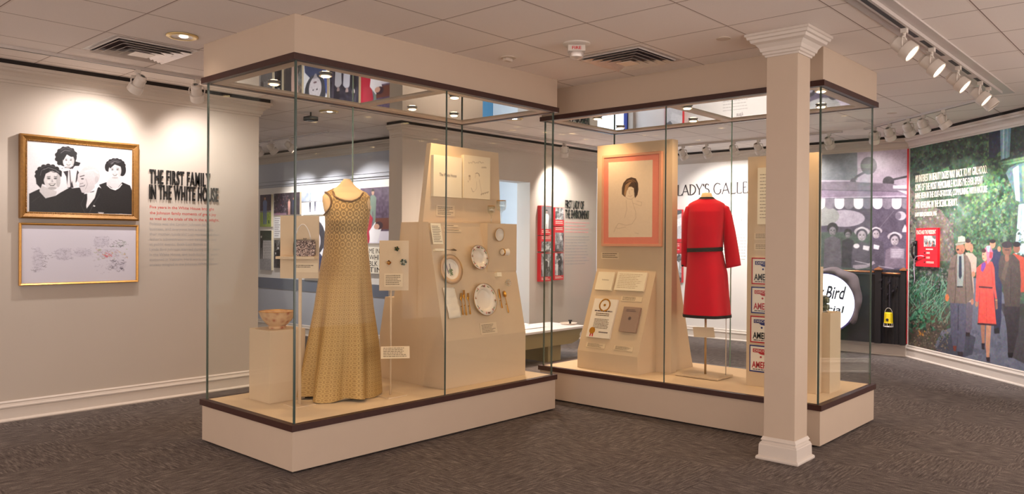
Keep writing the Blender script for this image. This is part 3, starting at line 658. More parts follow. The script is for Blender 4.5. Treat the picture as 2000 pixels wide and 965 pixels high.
# gown on a dress form
GCn = Vector((.72, .55, 0)); gn = Vector((-.77, -.64, 0)).normalized(); gw = Vector((.64, -.77, 0)).normalized()
def prof_table(rowsin, C, n, w):
    out = []
    for y, l, r in rowsin:
        A = atp(l, y, C, n); B = atp(r, y, C, n); out.append((A.z, (A-C).dot(w), (B-C).dot(w)))
    return sorted(out)
def interp(tb, z):
    if z <= tb[0][0]: return tb[0][1:]
    for a, b_ in zip(tb[:-1], tb[1:]):
        if z <= b_[0]: t_ = (z-a[0])/(b_[0]-a[0]); return tuple(a[i]*(1-t_)+b_[i]*t_ for i in range(1, len(a)))
    return tb[-1][1:]
TB = prof_table([(352, 670, 686), (354, 667, 688), (360, 662, 692), (366, 656, 698), (371, 646, 706), (376, 634, 715), (384, 629, 722), (395, 629.5, 724), (410, 632, 722), (420, 636, 721), (440, 637, 718), (455, 636, 715), (485, 634, 718), (534, 625, 722), (598, 616, 727), (667, 603, 736.5), (705, 597, 738.5), (735, 591, 740), (768, 588, 741)], GCn, gn, gw)
DEP = [(.29, .27), (.6, .235), (.9, .19), (1.1, .155), (1.3, .125), (1.42, .115), (1.5, .130), (1.58, .120), (1.66, .095), (1.70, .062), (1.74, .048), (1.80, .040)]
def gown_pt(z, th, grow=0, fold=True):
    l, r = interp(TB, z); c, a = (l+r)/2, (r-l)/2; d = interp(DEP, z)[0]
    k = 1
    if fold:
        f = max(0, min(1, (1.25-z)/.95)); k += f*(.15*math.cos(7*th+.4)+.05*math.cos(12*th+2)+.03*math.cos(3*th+1))
        q_ = max(0, (abs(math.cos(th))-.75)/.25); k = 1+(k-1)*(1-.75*q_*q_*(3-2*q_))
    p = 2.0 if z < 1.6 else 2.0
    return GCn + gw*(c+(a*k+grow)*math.cos(th)) - gn*(-(d*k+grow)*math.sin(th)) + Vector((0, 0, z))
NT_, zs = 112, [1.05+(1.795-1.05)*i/110 for i in range(111)]
df = thing('dress_form', 'headless linen dress form wearing the gold brocade gown', 'dress form', (GCn.x, GCn.y, DK))
b = MB().loft([[gown_pt(z, 2*math.pi*j/NT_, -.004, False) for j in range(NT_)] for z in zs]); b.build('torso', m_linen, df, smooth=True)
stand_post('x', GCn.x, GCn.y, 1.1, df, r=.012, plate=.16)
zs = [.3+(1.2-.3)*i/60 for i in range(61)] + [1.2+(1.735-1.2)*i/150 for i in range(1, 151)]
verts, faces, uvs = [], [], []
for z in zs:
    for j in range(NT_+1):
        zz = z
        if z < .45: zz = z + (.45-z)/.15*.010*math.cos(5*2*math.pi*j/NT_+1.2)
        verts.append(gown_pt(zz, 2*math.pi*j/NT_, .003))
neck = [(-.05, 1.76), (-.039, 1.707), (-.018, 1.672), (.02, 1.652), (.06, 1.640), (.106, 1.637), (.14, 1.652), (.157, 1.668), (.168, 1.70), (.178, 1.76)]
def keep(P):
    s = (P-GCn).dot(gw); d = (P-GCn).dot(gn); z = P.z
    if z < 1.545: return True
    lim = interp([(a, c) for a, c in neck], s)[0]
    if d < 0: lim += .045
    if -.05 < s < .178 and z > lim: return False
    # armholes
    ca = math.hypot((s+.125)/.088, (z-1.627)/.080) < 1
    cb = math.hypot((s-.245)/.045, (z-1.628)/.078) < 1
    return not (ca or cb)
W1 = NT_+1
for i in range(len(zs)-1):
    for j in range(NT_):
        f = (i*W1+j, i*W1+j+1, (i+1)*W1+j+1, (i+1)*W1+j); c_ = (verts[f[0]]+verts[f[2]])/2
        if keep(c_): faces.append(f); uvs.append([((q % W1)*2*math.pi/NT_*.19, verts[q].z) for q in f])
gd = thing('evening_gown', 'sleeveless floor-length gold brocade gown with scooped neckline', 'gown', (GCn.x, GCn.y, DK))
g = MB().add(verts, faces, 0, uvs).build('gown_body', m_brocade, gd, smooth=True, recalc=False)
# beaded edging along neckline and the armhole on the left
def on_form(s, z, front=True):
    l, r = interp(TB, z); c, a = (l+r)/2, (r-l)/2; u = max(-1, min(1, (s-c)/a)); th = math.acos(u); d = interp(DEP, z)[0]
    return GCn + gw*s + gn*((d+.005)*math.sin(th))*(1 if front else -1) + Vector((0, 0, z))
ln = [(s, z) for s, z in neck[1:-1]]
sm = []
for i in range(len(ln)-1):
    for k in range(4): t_ = k/4; sm.append((ln[i][0]*(1-t_)+ln[i+1][0]*t_, ln[i][1]*(1-t_)+ln[i+1][1]*t_))
sm.append(ln[-1])
b = MB().tube([on_form(s, z) for s, z in sm], .0065, 8)
arm = [(-.125+.088*math.cos(a), 1.627+.080*math.sin(a)) for a in [math.radians(v) for v in range(75, -92, -8)]]
b.tube([on_form(s, z) for s, z in arm], .0065, 8)
b.build('beaded_edge', m_brown, gd, smooth=True)

# brooches on their panel
jn = Vector((-.62, -.78, 0)).normalized(); jr = Vector((.78, -.62, 0)).normalized()
jf = frame_px((.95, .26, 0), jn, jr, (741, 469.7), (798, 567.5))
t = thing('exhibit_stand', 'tan board on a thin post with three brooches beside the gown', 'exhibit stand', (.955, .27, DK))
b = MB(); jf.slab(b, .018); b.build('back_panel', m_disp, t, bevel=.001)
pp = jf.p(.40, 1, -.012); stand_post('post', pp.x, pp.y, pp.z+.1, t, r=.007, plate=.085)
lf = jf.shift(.001).sub(.17, .66, .80, .92); card('caption_card', '', '', lf.shift(.003), .003, m_label, lines=6, seed=4, parent=t)
cf = frame_px(pp+jn*.03, (jn+Vector((0, 0, .55))).normalized(), jr, (742.5, 676), (791, 697), (jn+Vector((0, 0, .55))).normalized().cross(jr)*-1 if False else Vector((-jn.x*.0, -jn.y*.0, 1)))
nn = (jn+Vector((0, 0, .5))).normalized(); uu = nn.cross(jr).normalized(); uu = uu if uu.z > 0 else -uu
cf = Frame(atp(744, 677, pp+jn*.03, nn), jr, .19, .085, uu)
card('caption_plate', '', '', cf, .004, m_label, lines=6, seed=9, parent=t)
def brooch(label, px, py, r, cols, petals):
    C = atp(px, py, jf.o+jf.n*.008, jf.n); t = thing('brooch', label, 'brooch', C, 'brooches on the tan panel')
    b = MB().lathe([(0, -.006), (r*.6, -.004), (r*.7, 0), (0, .002)], C, jf.n, 16); b.build('setting', m_gold, t, smooth=True)
    for k in range(petals):
        a = 2*math.pi*k/petals; P = C + jf.r*(r*.62*math.cos(a)) + Vector((0, 0, r*.62*math.sin(a))) + jf.n*.002
        MB().lathe([(0, -r*.12), (r*.28, 0), (r*.16, r*.22), (0, r*.26)], P, jf.n, 8).build('stone', mat('stone_%d_%d_%d' % cols[k % len(cols)], cols[k % len(cols)], .12, .2, var=.1), t)
    MB().lathe([(0, -r*.1), (r*.3, .002), (0, r*.34)], C, jf.n, 10).build('stone', mat('stone_%d_%d_%d' % cols[-1], cols[-1], .12, .2, var=.1), t)
brooch('dark green leaf-shaped brooch, topmost of three', 775, 486, .020, [(28, 70, 60), (40, 90, 74)], 5)
brooch('amber and black brooch, left one of three', 759.5, 513, .019, [(176, 96, 26), (60, 30, 20), (224, 180, 120)], 4)
brooch('round grey-green wreath brooch, right one of three', 788, 512, .027, [(60, 74, 66), (96, 108, 92), (200, 200, 180)], 9)

# two-sided display easel with the china
X0, X1 = 1.361, 2.261
ea = thing('display_easel', 'large cream sloped display board with china and cutlery in the left case', 'display easel', ((X0+X1)/2, .5, DK))
front = [(.167, DK), (.167, .637), (.352, 1.485), (.352, 1.512), (.41, 1.512), (.41, DK)]
MB().prism([(X0, y, z) for y, z in front], (X1-X0, 0, 0)).build('sloped_front', m_disp, ea, bevel=.001)
rear = [(.46, DK), (.914, DK), (.914, .63), (.848, .93), (.74, .93), (.66, 1.512), (.46, 1.512)]
MB().prism([(X0, y, z) for y, z in rear], (X1-X0, 0, 0)).build('sloped_rear', m_disp, ea, bevel=.001)
A, B_ = aty(842, 279, .41), aty(973.5, 297, .41)
MB().prism([(X0, .41, DK), (X0, .41, 1.512), (A.x, .41, A.z), (B_.x, .41, A.z-.01), (X1-.045, .41, 1.512), (X1, .41, DK)], (0, .05, 0)).build('back_board', m_disp, ea, bevel=.001)
bx0 = aty(938, 435, .352).x
MB().prism([(bx0, .27, 1.512), (bx0, .36, 1.512), (bx0, .275, 1.13), (bx0, .27, 1.13)], (X1-bx0, 0, 0)).build('shelf_box', m_disp, ea, bevel=.001)
SU = Vector((0, .185, .848)).normalized(); SP = Vector((X0, .167, .637)); SR = Vector((1, 0, 0)); SN = SR.cross(SU)
def spt(px, py, lift=0): return atp(px, py, SP+SN*lift, SN)
def sfr(tl, br, lift=.004): return frame_px(SP+SN*lift, SN, SR, tl, br, SU)
BN = Vector((0, -1, 0)); BP = Vector((0, .41, 0))
def bfr(tl, br, lift=.004): return frame_px(BP+BN*lift, BN, SR, tl, br)
f = bfr((847, 302), (902, 387), .03); card('guest_card', 'plain cream printed card, left of two on the tall display board', 'card', f, .03, m_paper, bevel=.001)
o = bpy.data.objects['guest_card']; text('lettering', 'The White House', f.sub(.2, .42, .8, .50), m_greyd, o)
f = bfr((906, 302), (957, 390), .03); o = card('portrait_drawing', 'cream sheet with a light ink drawing of two small heads', 'drawing', f, .03, m_paper, bevel=.001)
cv = Canvas(f, 90, (238, 222, 190), (820, 240, 3.71))
for k in range(16): cv.line([(352+k*7, 285+7*math.sin(k)), (358+k*7, 291+6*math.cos(2*k))], 3, (150, 128, 96))
for k in range(12): cv.line([(445+k*3, 322+5*math.sin(k*2)), (449+k*3, 328)], 3, (150, 128, 96))
cv.ell(362, 400, 8, 18, (200, 180, 150)); cv.ell(360, 385, 7, 7, (130, 108, 84)); cv.line([(350, 418), (352, 430)], 3, (130, 108, 84)); cv.line([(402, 368), (416, 363), (428, 372), (431, 388)], 5, (120, 98, 76)); cv.line([(404, 375), (400, 400)], 2, (170, 148, 120)); cv.line([(410, 425), (412, 470), (400, 490)], 2, (170, 150, 120)); cv.line([(430, 410), (440, 470), (450, 520)], 2, (170, 150, 120))
for k in range(14): cv.line([(440+k*4, 520-k*1.2+5*math.sin(k*1.7)), (446+k*4, 512-k*1.2)], 3, (130, 108, 80))
cv.line([(372, 470), (384, 500), (396, 495)], 3, (140, 120, 90)); cv.a = cv.a*.6+np.array((238, 222, 190), np.float32)*.4; cv.build('drawn_sheet', m_print, o)
def cap(tl, br, label, n=3, seed=1, m=None, fr=None, grp='small caption cards'):
    return card('caption_card', label, 'caption card', fr or sfr(tl, br, .004), .0035, m or m_label, lines=n, seed=seed, top=.15)
cap((852, 400), (888, 423), 'caption card under the two cream sheets on the tall board', 5, 1, fr=bfr((852, 400), (888, 423)))
cap((866, 439), (895, 444), 'narrow upper caption strip beside the menu card', 1, 2); cap((866, 448), (901, 453), 'narrow lower caption strip beside the menu card', 1, 3)
f = sfr((841, 436), (866, 477), .028); o = card('menu_card', 'narrow tilted menu card at the top left of the sloped board', 'card', f, .006, m_paper, lines=10, seed=6, fill=.3)
card('menu_card_ledge', 'small cream ledge under the menu card', 'ledge', sfr((850, 485.5), (868, 490), .03), .028, m_paper)
P = spt(872, 487.5, .012); Q = spt(891, 489, .012)
MBp = MB().tube([P, P*.6+Q*.4, P*.25+Q*.75+Vector((0, 0, .004)), Q], [.0015, .002, .008, .004], 8); tag(MBp.build('seal_ribbon', m_ink, smooth=True), 'short dark brown seal beside the menu card', 'seal')

def plate(label, px, py, r, lift, deep, painter, rimcol=(214, 178, 136)):
    C = spt(px, py, lift); t = thing('dinner_plate' if deep < .03 else 'soup_plate', label, 'plate', C)
    d = deep; n = SN
    MB().lathe([(0, -d*.9), (r*.55, -d*.95), (r*.62, -d*.6), (r*.66, -d*.15), (r, .004), (r, .008), (r*.64, -d*.0), (r*.60, -d*.42), (r*.54, -d*.66), (0, -d*.66)], C, n, 56, cap=False).build('plate_body', m_china, t, smooth=True)
    MB().lathe([(r*.985, .007), (r*1.006, .006), (r*.99, .0105), (r*.985, .007)], C, n, 56, cap=False).build('gilt_rim', m_gold, t, smooth=True)
    painter(C, r, t, d)
    MB().tube([C-n*(d*.9), C-n*(lift)], .01, 8).build('mount_pin', m_gold, t)
    return t
def decal(C, a, b_, z, shape, m, t, name='painted_motif', wid=.012, ht=.012, rot=0):
    pts = []
    for x, y in shape:
        X = x*wid*math.cos(rot)-y*ht*math.sin(rot); Y = x*wid*math.sin(rot)+y*ht*math.cos(rot); pts.append(C + SR*(a+X) + SU*(b_+Y) + SN*z)
    return MB().prism(pts, -SN*.0008)
BOW = [(-1, .6), (-.35, .15), (0, .35), (.35, .15), (1, .6), (.9, -.1), (.3, -.05), (.7, -.9), (.45, -.95), (0, -.2), (-.45, -.95), (-.7, -.9), (-.3, -.05), (-.9, -.1)]
LEAF = [(-1, 0), (-.4, .5), (.5, .45), (1, 0), (.4, -.5), (-.5, -.45)]
m_mauve = mat('mauve_glaze', (120, 96, 110), .3); m_leaf = mat('green_glaze', (84, 116, 52), .3); m_bow = mat('maroon_glaze', (110, 40, 30), .3); m_tanrim = mat('tan_glaze', (206, 170, 132), .3)
def lav(C, r, t, d):
    MB().lathe([(r*.69, .0025), (r*.97, .0075), (r*.97, .0085), (r*.69, .0035), (r*.69, .0025)], C, SN, 56, cap=False).build('glazed_rim', m_tanrim, t, smooth=True)
    z = -d*.66+.0012; b = MB(); zz = z
    for k in range(9): b.v and None; q = decal(C, -.030+.0012*k, .042-.0085*k, zz, LEAF, None, t, wid=.0075, ht=.006, rot=-.9); b.add(q.v, q.f)
    for k in range(7): q = decal(C, .004+.001*k, .040-.0085*k, zz+.0002, LEAF, None, t, wid=.0075, ht=.006, rot=.9); b.add(q.v, q.f)
    b.build('painted_flower', m_mauve, t)
    b = MB(); rg = random.Random(3)
    for k in range(22): q = decal(C, -.012+rg.random()*.036, -.045+rg.random()*.045, zz+.0003+.00005*k, LEAF, None, t, wid=.010, ht=.004, rot=rg.random()*3); b.add(q.v, q.f)
    b.build('painted_leaves', m_leaf, t)
def bows(C, r, t, d):
    b = MB()
    for a in (90, -80): x, y = r*.83*math.cos(math.radians(a)), r*.83*math.sin(math.radians(a)); q = decal(C, x, y, .0085, BOW, None, t, wid=.016, ht=.011, rot=math.radians(a-90) if a > 0 else 0); b.add(q.v, q.f)
    b.build('painted_bow', m_bow, t); b = MB(); rg = random.Random(5)
    for k in range(10):
        a = 20+k*36+rg.random()*10; x, y = r*.83*math.cos(math.radians(a)), r*.83*math.sin(math.radians(a)); q = decal(C, x, y, .0082, LEAF, None, t, wid=.014, ht=.005, rot=math.radians(a-90)); b.add(q.v, q.f)
    b.build('painted_garland', m_leaf, t); b = MB()
    for k in range(8):
        a = 38+k*45; x, y = r*.83*math.cos(math.radians(a)), r*.83*math.sin(math.radians(a)); q = decal(C, x, y, .0080, LEAF, None, t, wid=.012, ht=.006, rot=math.radians(a)); b.add(q.v, q.f)
    b.build('painted_blossom', m_pink, t)
plate('tan-rimmed plate painted with a lavender sprig', 880.8, 526, .113, .035, .02, lav)
plate('deep soup plate with a painted garland rim', 936, 503, .097, .055, .036, bows)
plate('large dinner plate with painted bows, centre of the place setting', 947.2, 585, .127, .035, .02, bows)
# napkin, cutlery
q4 = [spt(864.5, 562.5, .012), spt(886, 561.8, .012), spt(900.8, 619.8, .012), spt(877.6, 622.7, .012)]
nb = MB(); N_ = 14
for L_, dz in ((0, .0), (1, .008)):
    g_ = []
    for i in range(N_+1):
        rr = []
        for j in range(9):
            a, c_ = j/8, i/N_; P = q4[0].lerp(q4[1], a).lerp(q4[3].lerp(q4[2], a), c_) + SN*(dz+.0025*math.sin(i*1.3+j*.9)+.002*math.cos(i*2.1)); rr.append(P)
        g_.append(rr)
    n_ = len(nb.v); nb.add([p for r_ in g_ for p in r_], [(i*9+j, i*9+j+1, (i+1)*9+j+1, (i+1)*9+j) for i in range(N_) for j in range(8)])
    if L_ == 0: base0 = n_
for i in range(N_):
    for e in (0, 8): nb.f.append([i*9+e, (i+1)*9+e, (N_+1)*9+(i+1)*9+e, (N_+1)*9+i*9+e]); nb.mi.append(0)
for j in range(8):
    for e in (0, N_): nb.f.append([e*9+j, e*9+j+1, (N_+1)*9+e*9+j+1, (N_+1)*9+e*9+j]); nb.mi.append(0)
tag(nb.build('napkin', mat('white_damask', (240, 228, 206), .8, var=.04, scale=40, bump=.3, bscale=120), smooth=True), 'folded white damask napkin left of the forks', 'napkin')
def cutlery(kind, label, a, c_, group=None):
    A, Bq = spt(*a, .014), spt(*c_, .014); d = (Bq-A); L_ = d.length; d.normalize(); w = d.cross(SN).normalized()
    t = thing(kind, label, kind.split('_')[-1], A, group)
    def strip(st, th=.0025, nm='handle'):
        b = MB(); rings = []
        for s, hw, z in st:
            c2 = A + d*(s*L_) + SN*z; rings.append([c2-w*hw-SN*th*.5, c2+w*hw-SN*th*.5, c2+w*hw*.7+SN*th*.6, c2-w*hw*.7+SN*th*.6])
        b.loft(rings); return b.build(nm, m_gold, t, bevel=.0006)
    strip([(.36 if kind != 'dinner_knife' else .5, .0030, 0), (.55, .0034, .001), (.85, .0062, 0), (.97, .0078, 0), (1, .004, 0)])
    if kind == 'dinner_fork':
        strip([(.18, .0105, 0), (.24, .0115, -.002), (.31, .008, -.001), (.37, .003, 0)], nm='fork_head')
        b = MB()
        for k in (-1.5, -.5, .5, 1.5): 
            rings = [[A+d*(s*L_)+w*(k*.0058+e*.0015)+SN*(z+h) for e, h in ((-1, 0), (1, 0), (1, .002), (-1, .002))] for s, z in ((.0, .004), (.1, 0), (.2, -.001))]; b.loft(rings)
        b.build('tines', m_gold, t)
    elif kind == 'dinner_knife': strip([(0, .002, 0), (.08, .008, 0), (.3, .0105, 0), (.5, .0095, 0)], .0015, 'blade')
    else:
        C = A + d*(.15*L_); b = MB(); rings = []
        for rr, h in ((0, -.009), (.6, -.007), (.95, -.001), (1, .001), (.9, .000), (.5, -.005), (0, -.0065)):
            rings.append([C + d*(.15*L_*rr*math.cos(2*math.pi*k/20)) + w*(.019*rr*math.sin(2*math.pi*k/20)) + SN*h for k in range(20)])
        b.loft(rings, cap=False); b.build('spoon_bowl', m_gold, t, smooth=True); strip([(.28, .004, 0), (.37, .003, 0)], nm='neck')
    MB().tube([A+d*(.6*L_)-SN*.0015, A+d*(.6*L_)-SN*.014], .003, 6).build('mount_pin', m_gold, t)
cutlery('dinner_fork', 'gilt fork nearest the napkin', (900, 572.6), (904.8, 615.4), 'gilt forks'); cutlery('dinner_fork', 'gilt fork in the middle of three, set highest', (905.3, 566.8), (911.6, 616), 'gilt forks'); cutlery('dinner_fork', 'gilt fork nearest the large dinner plate', (913.4, 572.6), (919.3, 614), 'gilt forks')
cutlery('dinner_knife', 'gilt knife right of the dinner plate', (974.3, 563.8), (981.3, 602)); cutlery('soup_spoon', 'gilt spoon right of the knife', (984.3, 568), (993.8, 611))
cap((937, 632), (972, 650), 'caption card under the large dinner plate', 6, 11)
# small things upper right
VN = Vector((0, -1, 0))
def vpt(px, py, lift=0): return aty(px, py, .27-lift)
C = vpt(975, 458.5, .025); t = thing('saucer', 'small glass dish mounted upright at the upper right of the china board', 'dish', C); n = VN
MB().lathe([(0, -.012), (.03, -.012), (.034, -.004), (.052, .004), (.053, .007), (.033, .0), (.028, -.008), (0, -.008)], C, n, 36, cap=False).build('dish_body', m_china, t, smooth=True)
MB().lathe([(.0515, .006), (.0545, .006), (.0525, .009), (.0515, .006)], C, n, 36, cap=False).build('gilt_rim', m_gold, t, smooth=True)
MB().tube([C-n*.01, C-n*.025], .006, 8).build('mount_pin', m_gold, t)
C = vpt(986, 492.5, .035); t = thing('cup', 'small gilt-edged cup lying below the upright dish', 'cup', C); ax = Vector((1, -.2, 0)).normalized()
MB().lathe([(0, -.03), (.022, -.03), (.026, -.02), (.026, .02), (.03, .03), (.026, .03), (.022, .02), (.022, -.024), (0, -.024)], C, ax, 24, cap=False).build('cup_body', m_china, t, smooth='auto')
MB().lathe([(.0265, -.024), (.028, -.02), (.028, -.012), (.0265, -.010), (.0265, -.024)], C, ax, 24, cap=False).build('gilt_band', m_gold, t, smooth=True)
MB().tube([C+Vector((0, .024, 0)), C+Vector((0, .037, 0))], .006, 8).build('mount_pin', m_gold, t)
f = sfr((970.5, 532), (980.5, 540), .03); card('place_card', 'small white folded card standing off the china board', 'card', f, .030, m_paper)
C = spt(993.6, 552, .022); t = thing('salt_cellar', 'little crystal salt dish at the right edge of the china board', 'salt dish', C)
MB().lathe([(0, -.022), (.018, -.022), (.028, -.01), (.030, .0), (.026, .004), (.018, -.006), (0, -.008)], C, SN, 12, cap=False).build('dish_body', m_glassclear, t)
b = MB(); 
for k in range(8): a = k*math.pi/4; b.lathe([(0, -.004), (.005, 0), (0, .005)], C+SR*.024*math.cos(a)+SU*.024*math.sin(a), SN, 6)
b.build('cut_facets', m_chrome, t)
for i, (px, w) in enumerate(((957.5, 'small stemmed wine glass, left of two on the china board ledge'), (977, 'larger stemmed wine glass, right of two on the china board ledge'))):
    k = .85 if i == 0 else 1.15; P = aty(px, 433, .33); C = Vector((P.x, .32, 1.512)); t = thing('wine_glass', w, 'wine glass', C)
    MB().lathe([(0, 0), (.032*k, 0), (.030*k, .003), (.006, .008), (.004, .02), (.004, .075*k), (.012, .085*k)], C, seg=28, cap=False).build('stem', m_glassclear, t, smooth=True)
    MB().lathe([(.010, .084*k), (.030*k, .10*k), (.036*k, .125*k), (.034*k, .165*k), (.0335*k, .165*k), (.035*k, .125*k), (.028*k, .102*k), (.0, .09*k)], C, seg=28, cap=False).build('glass_bowl', m_glassclear, t, smooth=True)
    MB().lathe([(.0333*k, .163*k), (.0347*k, .164*k), (.0338*k, .1665*k), (.0333*k, .163*k)], C, seg=28, cap=False).build('gilt_rim', m_gold, t, smooth=True)
# ------------------------------------------------------------------ what stands in the right case
y0, y1 = -.509, .100
t = thing('display_easel', 'tall cream board in the right case with the framed portrait and sloped documents', 'display easel', (3.1, -.2, DK))
MB().prism([(x, y1, z) for x, z in ((2.87, DK), (2.87, .435), (3.15, 1.136), (3.15, DK))], (0, y0-y1, 0)).build('sloped_front', m_disp, t, bevel=.001)
MB().box(3.15, 3.235, -.655, .107, DK, 2.225).build('back_board', m_disp, t, bevel=.001)
MB().prism([(x, .09, z) for x, z in ((3.235, DK), (3.60, DK), (3.56, .40), (3.30, 1.25), (3.235, 1.25))], (0, -.70, 0)).build('sloped_rear', m_disp, t, bevel=.001)
fo = frame_px((3.12, 0, 0), (-1, 0, 0), (0, -1, 0), (1176.5, 304.5), (1291.5, 482))
t = thing('framed_portrait', 'tall pink-matted framed drawing of a woman seen only by her dark hair', 'framed picture', fo.p(.5, 1))
w = .022/fo.w; h = .022/fo.h; b = MB()
for q in ((0, 0, 1, h), (0, 1-h, 1, 1), (0, h, w, 1-h), (1-w, h, 1, 1-h)): fo.slab(b, .030, *q, off=.008)
b.build('picture_frame', mat('pale_pink_wood', (222, 160, 128), .4), t, bevel=.002)
cv = Canvas(fo.sub(w, h, 1-w, 1-h), 190, (232, 138, 116), (1020, 240, 3.4467))
cv.poly([(582, 268), (878, 250), (874, 768), (582, 770)], (236, 214, 186)); cv.noise(3, 3, 4)
cv.poly([(672, 480), (672, 440), (682, 405), (705, 378), (735, 367), (765, 375), (780, 405), (783, 450), (776, 485), (760, 508), (754, 480), (752, 440), (735, 430), (718, 432), (704, 460), (695, 500), (682, 490)], (76, 52, 34))
cv.poly([(690, 450), (695, 420), (720, 400), (740, 395), (720, 420), (704, 460), (694, 498), (686, 480)], (170, 130, 90)); cv.line([(700, 400), (725, 385), (750, 400)], 7, (128, 92, 60)); cv.line([(760, 395), (770, 430), (764, 480)], 6, (40, 30, 26)); cv.line([(715, 395), (745, 383), (765, 400)], 4, (150, 112, 76))
cv.line([(696, 500), (712, 512), (735, 515), (754, 500), (757, 470)], 2, (190, 160, 130)); cv.line([(722, 455), (722, 478), (730, 480)], 1.6, (186, 156, 128)); cv.line([(712, 492), (728, 495), (742, 490)], 2, (190, 140, 120)); cv.line([(705, 452), (714, 450)], 2, (150, 120, 96)); cv.line([(734, 450), (746, 452)], 2, (150, 120, 96))
for L_ in ([(740, 515), (745, 540), (800, 560), (806, 535), (770, 525)], [(745, 540), (765, 600), (766, 640), (740, 680), (700, 690), (650, 675)], [(700, 520), (705, 580), (690, 640)], [(650, 675), (632, 700), (640, 712), (700, 700)], [(632, 700), (618, 735)], [(760, 740), (785, 745)]): cv.line(L_, 1.8, (190, 164, 134))
cv.build('drawing', m_printg, t, off=.002)
b = MB(); fo.slab(b, .018, w, h, 1-w, 1-h, off=0); b.build('backing', mat('rose_mat_board', (232, 138, 116), .7), t)
bp = Vector((3.146, 0, 0)); cap(None, None, 'caption card under the pink framed portrait', 3, 21, fr=frame_px(bp, (-1, 0, 0), (0, -1, 0), (1174, 492.5), (1209.5, 506.5)))
U2 = Vector((.28, 0, .701)).normalized(); R2 = Vector((0, -1, 0)); N2 = R2.cross(U2); Q2 = Vector((2.87, 0, .435))
def tfr(tl, br, lift=.005): return frame_px(Q2+N2*lift, N2, R2, tl, br, U2)
o = card('invitation_card', 'small square cream card at the top left of the sloped documents', 'card', tfr((1169.4, 530.5), (1193, 567), .022), .02, m_paper, bevel=.0008)
text('lettering', 'The White House', tfr((1176, 545), (1189, 548), .022), m_ink, o)
card('open_letter', 'wide cream letter in two columns at the top right of the sloped documents', 'letter', tfr((1207, 530.5), (1256, 569), .022), .02, m_paper, lines=9, seed=8, fill=.2, mink=mat('faint_brown_print', (176, 146, 104), .8))
f = tfr((1162, 582.7), (1188.5, 662), .02); f = Frame(f.o, f.r, f.w*1.02, f.h, f.u)
o = card('certificate', 'white certificate with a gilt wreath and round seal', 'certificate', f, .02, m_paperw, bevel=.0008)
b = MB(); C = f.p(.5, .16)
for k in range(22):
    a = math.radians(100+k*15.5 if k < 11 else 80-(k-11)*15.5); r_ = .052
    P = C + f.r*(r_*math.cos(a)) + f.u*(r_*math.sin(a)); dd = (f.r*(-math.sin(a))+f.u*math.cos(a)); ee = (f.r*math.cos(a)+f.u*math.sin(a)); k_ = .012
    b.prism([P+dd*k_+f.n*.002, P+ee*.009+f.n*.002, P-dd*k_+f.n*.002, P-ee*.009+f.n*.002], -f.n*.001)
b.lathe([(0, .001), (.012, .002), (0, .003)], C, f.n, 12); b.build('gilt_wreath', m_gold, o)
rows(MB(), f.sub(.12, .30, .88, .335), 1, 17, .9, 0).build('heading', m_greyd, o); rows(MB(), f.sub(.2, .37, .82, .46), 2, 3, .5).build('printed_text', m_ink, o); rows(MB(), f.sub(.2, .52, .85, .78), 7, 5, .4, .1).build('printed_text', m_ink, o); rows(MB(), f.sub(.5, .84, .9, .90), 1, 7, .5, .1).build('signature', m_greyd, o)
MB().lathe([(0, .001), (.028, .001), (.030, .004), (0, .005)], f.p(.22, .83), f.n, 28).build('gilt_seal', m_gold, o)
b = MB(); P = f.p(.22, .89)
for s in (-1, 1): b.prism([P+f.r*s*.004+f.n*.002, P+f.r*(s*.016)+f.n*.002, P+f.r*(s*.018)-f.u*.032+f.n*.002, P+f.r*(s*.006)-f.u*.030+f.n*.002], -f.n*.001)
b.build('red_ribbon', m_red, o)
f = tfr((1218.7, 598.6), (1240.5, 650), .026); o = card('booklet', 'mauve-grey booklet mounted right of the certificate', 'booklet', f, .022, mat('mauve_cloth', (158, 132, 116), .7), bevel=.001)
rows(MB(), f.sub(.2, .1, .8, .22), 2, 19, .4, .2).build('title', m_greyd, o); b = MB(); C = f.p(.5, .46)
for k in range(8): a = k*math.pi/4; b.prism([C+f.n*.0015, C+f.n*.0015+f.r*.013*math.cos(a-.3)+f.u*.013*math.sin(a-.3), C+f.n*.0015+f.r*.018*math.cos(a)+f.u*.018*math.sin(a), C+f.n*.0015+f.r*.013*math.cos(a+.3)+f.u*.013*math.sin(a+.3)], -f.n*.001)
b.build('emblem', m_greyd, o)
cap(None, None, 'caption card between the open letter and the booklet', 3, 22, fr=tfr((1214, 578), (1253, 590))); cap(None, None, 'caption card under the certificate', 4, 23, fr=tfr((1146, 668), (1180, 681.5))); cap(None, None, 'caption card under the mauve booklet', 4, 24, fr=tfr((1200, 674), (1235, 687)))

# red suit seen from behind, on a stand
SC = Vector((3.22, -.93, 0)); sn = Vector((-.88, -.47, 0)).normalized(); sw = Vector((.47, -.88, 0)).normalized()
t = thing('dress_form', 'headless linen form on a thin pole holding up the red suit', 'dress form', (SC.x, SC.y, DK))
MB().box(3.08, 3.345, -1.11, -.73, DK+.004, DK+.020).build('stand_base', m_disp, t, bevel=.002)
MB().tube([(SC.x, SC.y, DK+.02), (SC.x, SC.y, .95)], .009, 12).build('pole', mat('bronze_pole', (190, 160, 120), .35, .6), t, smooth=True)
NC = atp(1380.5, 380, SC, sn); ns_ = (NC-SC).dot(sw)
MB().lathe([(.0, 1.20), (.10, 1.22), (.13, 1.45), (.13, 1.60), (.075, 1.69), (.056, 1.72), (.046, 1.745), (.036, 1.772), (.0, 1.776)], SC+sw*ns_, seg=32, cap=False).build('torso', m_linen, t, smooth=True)
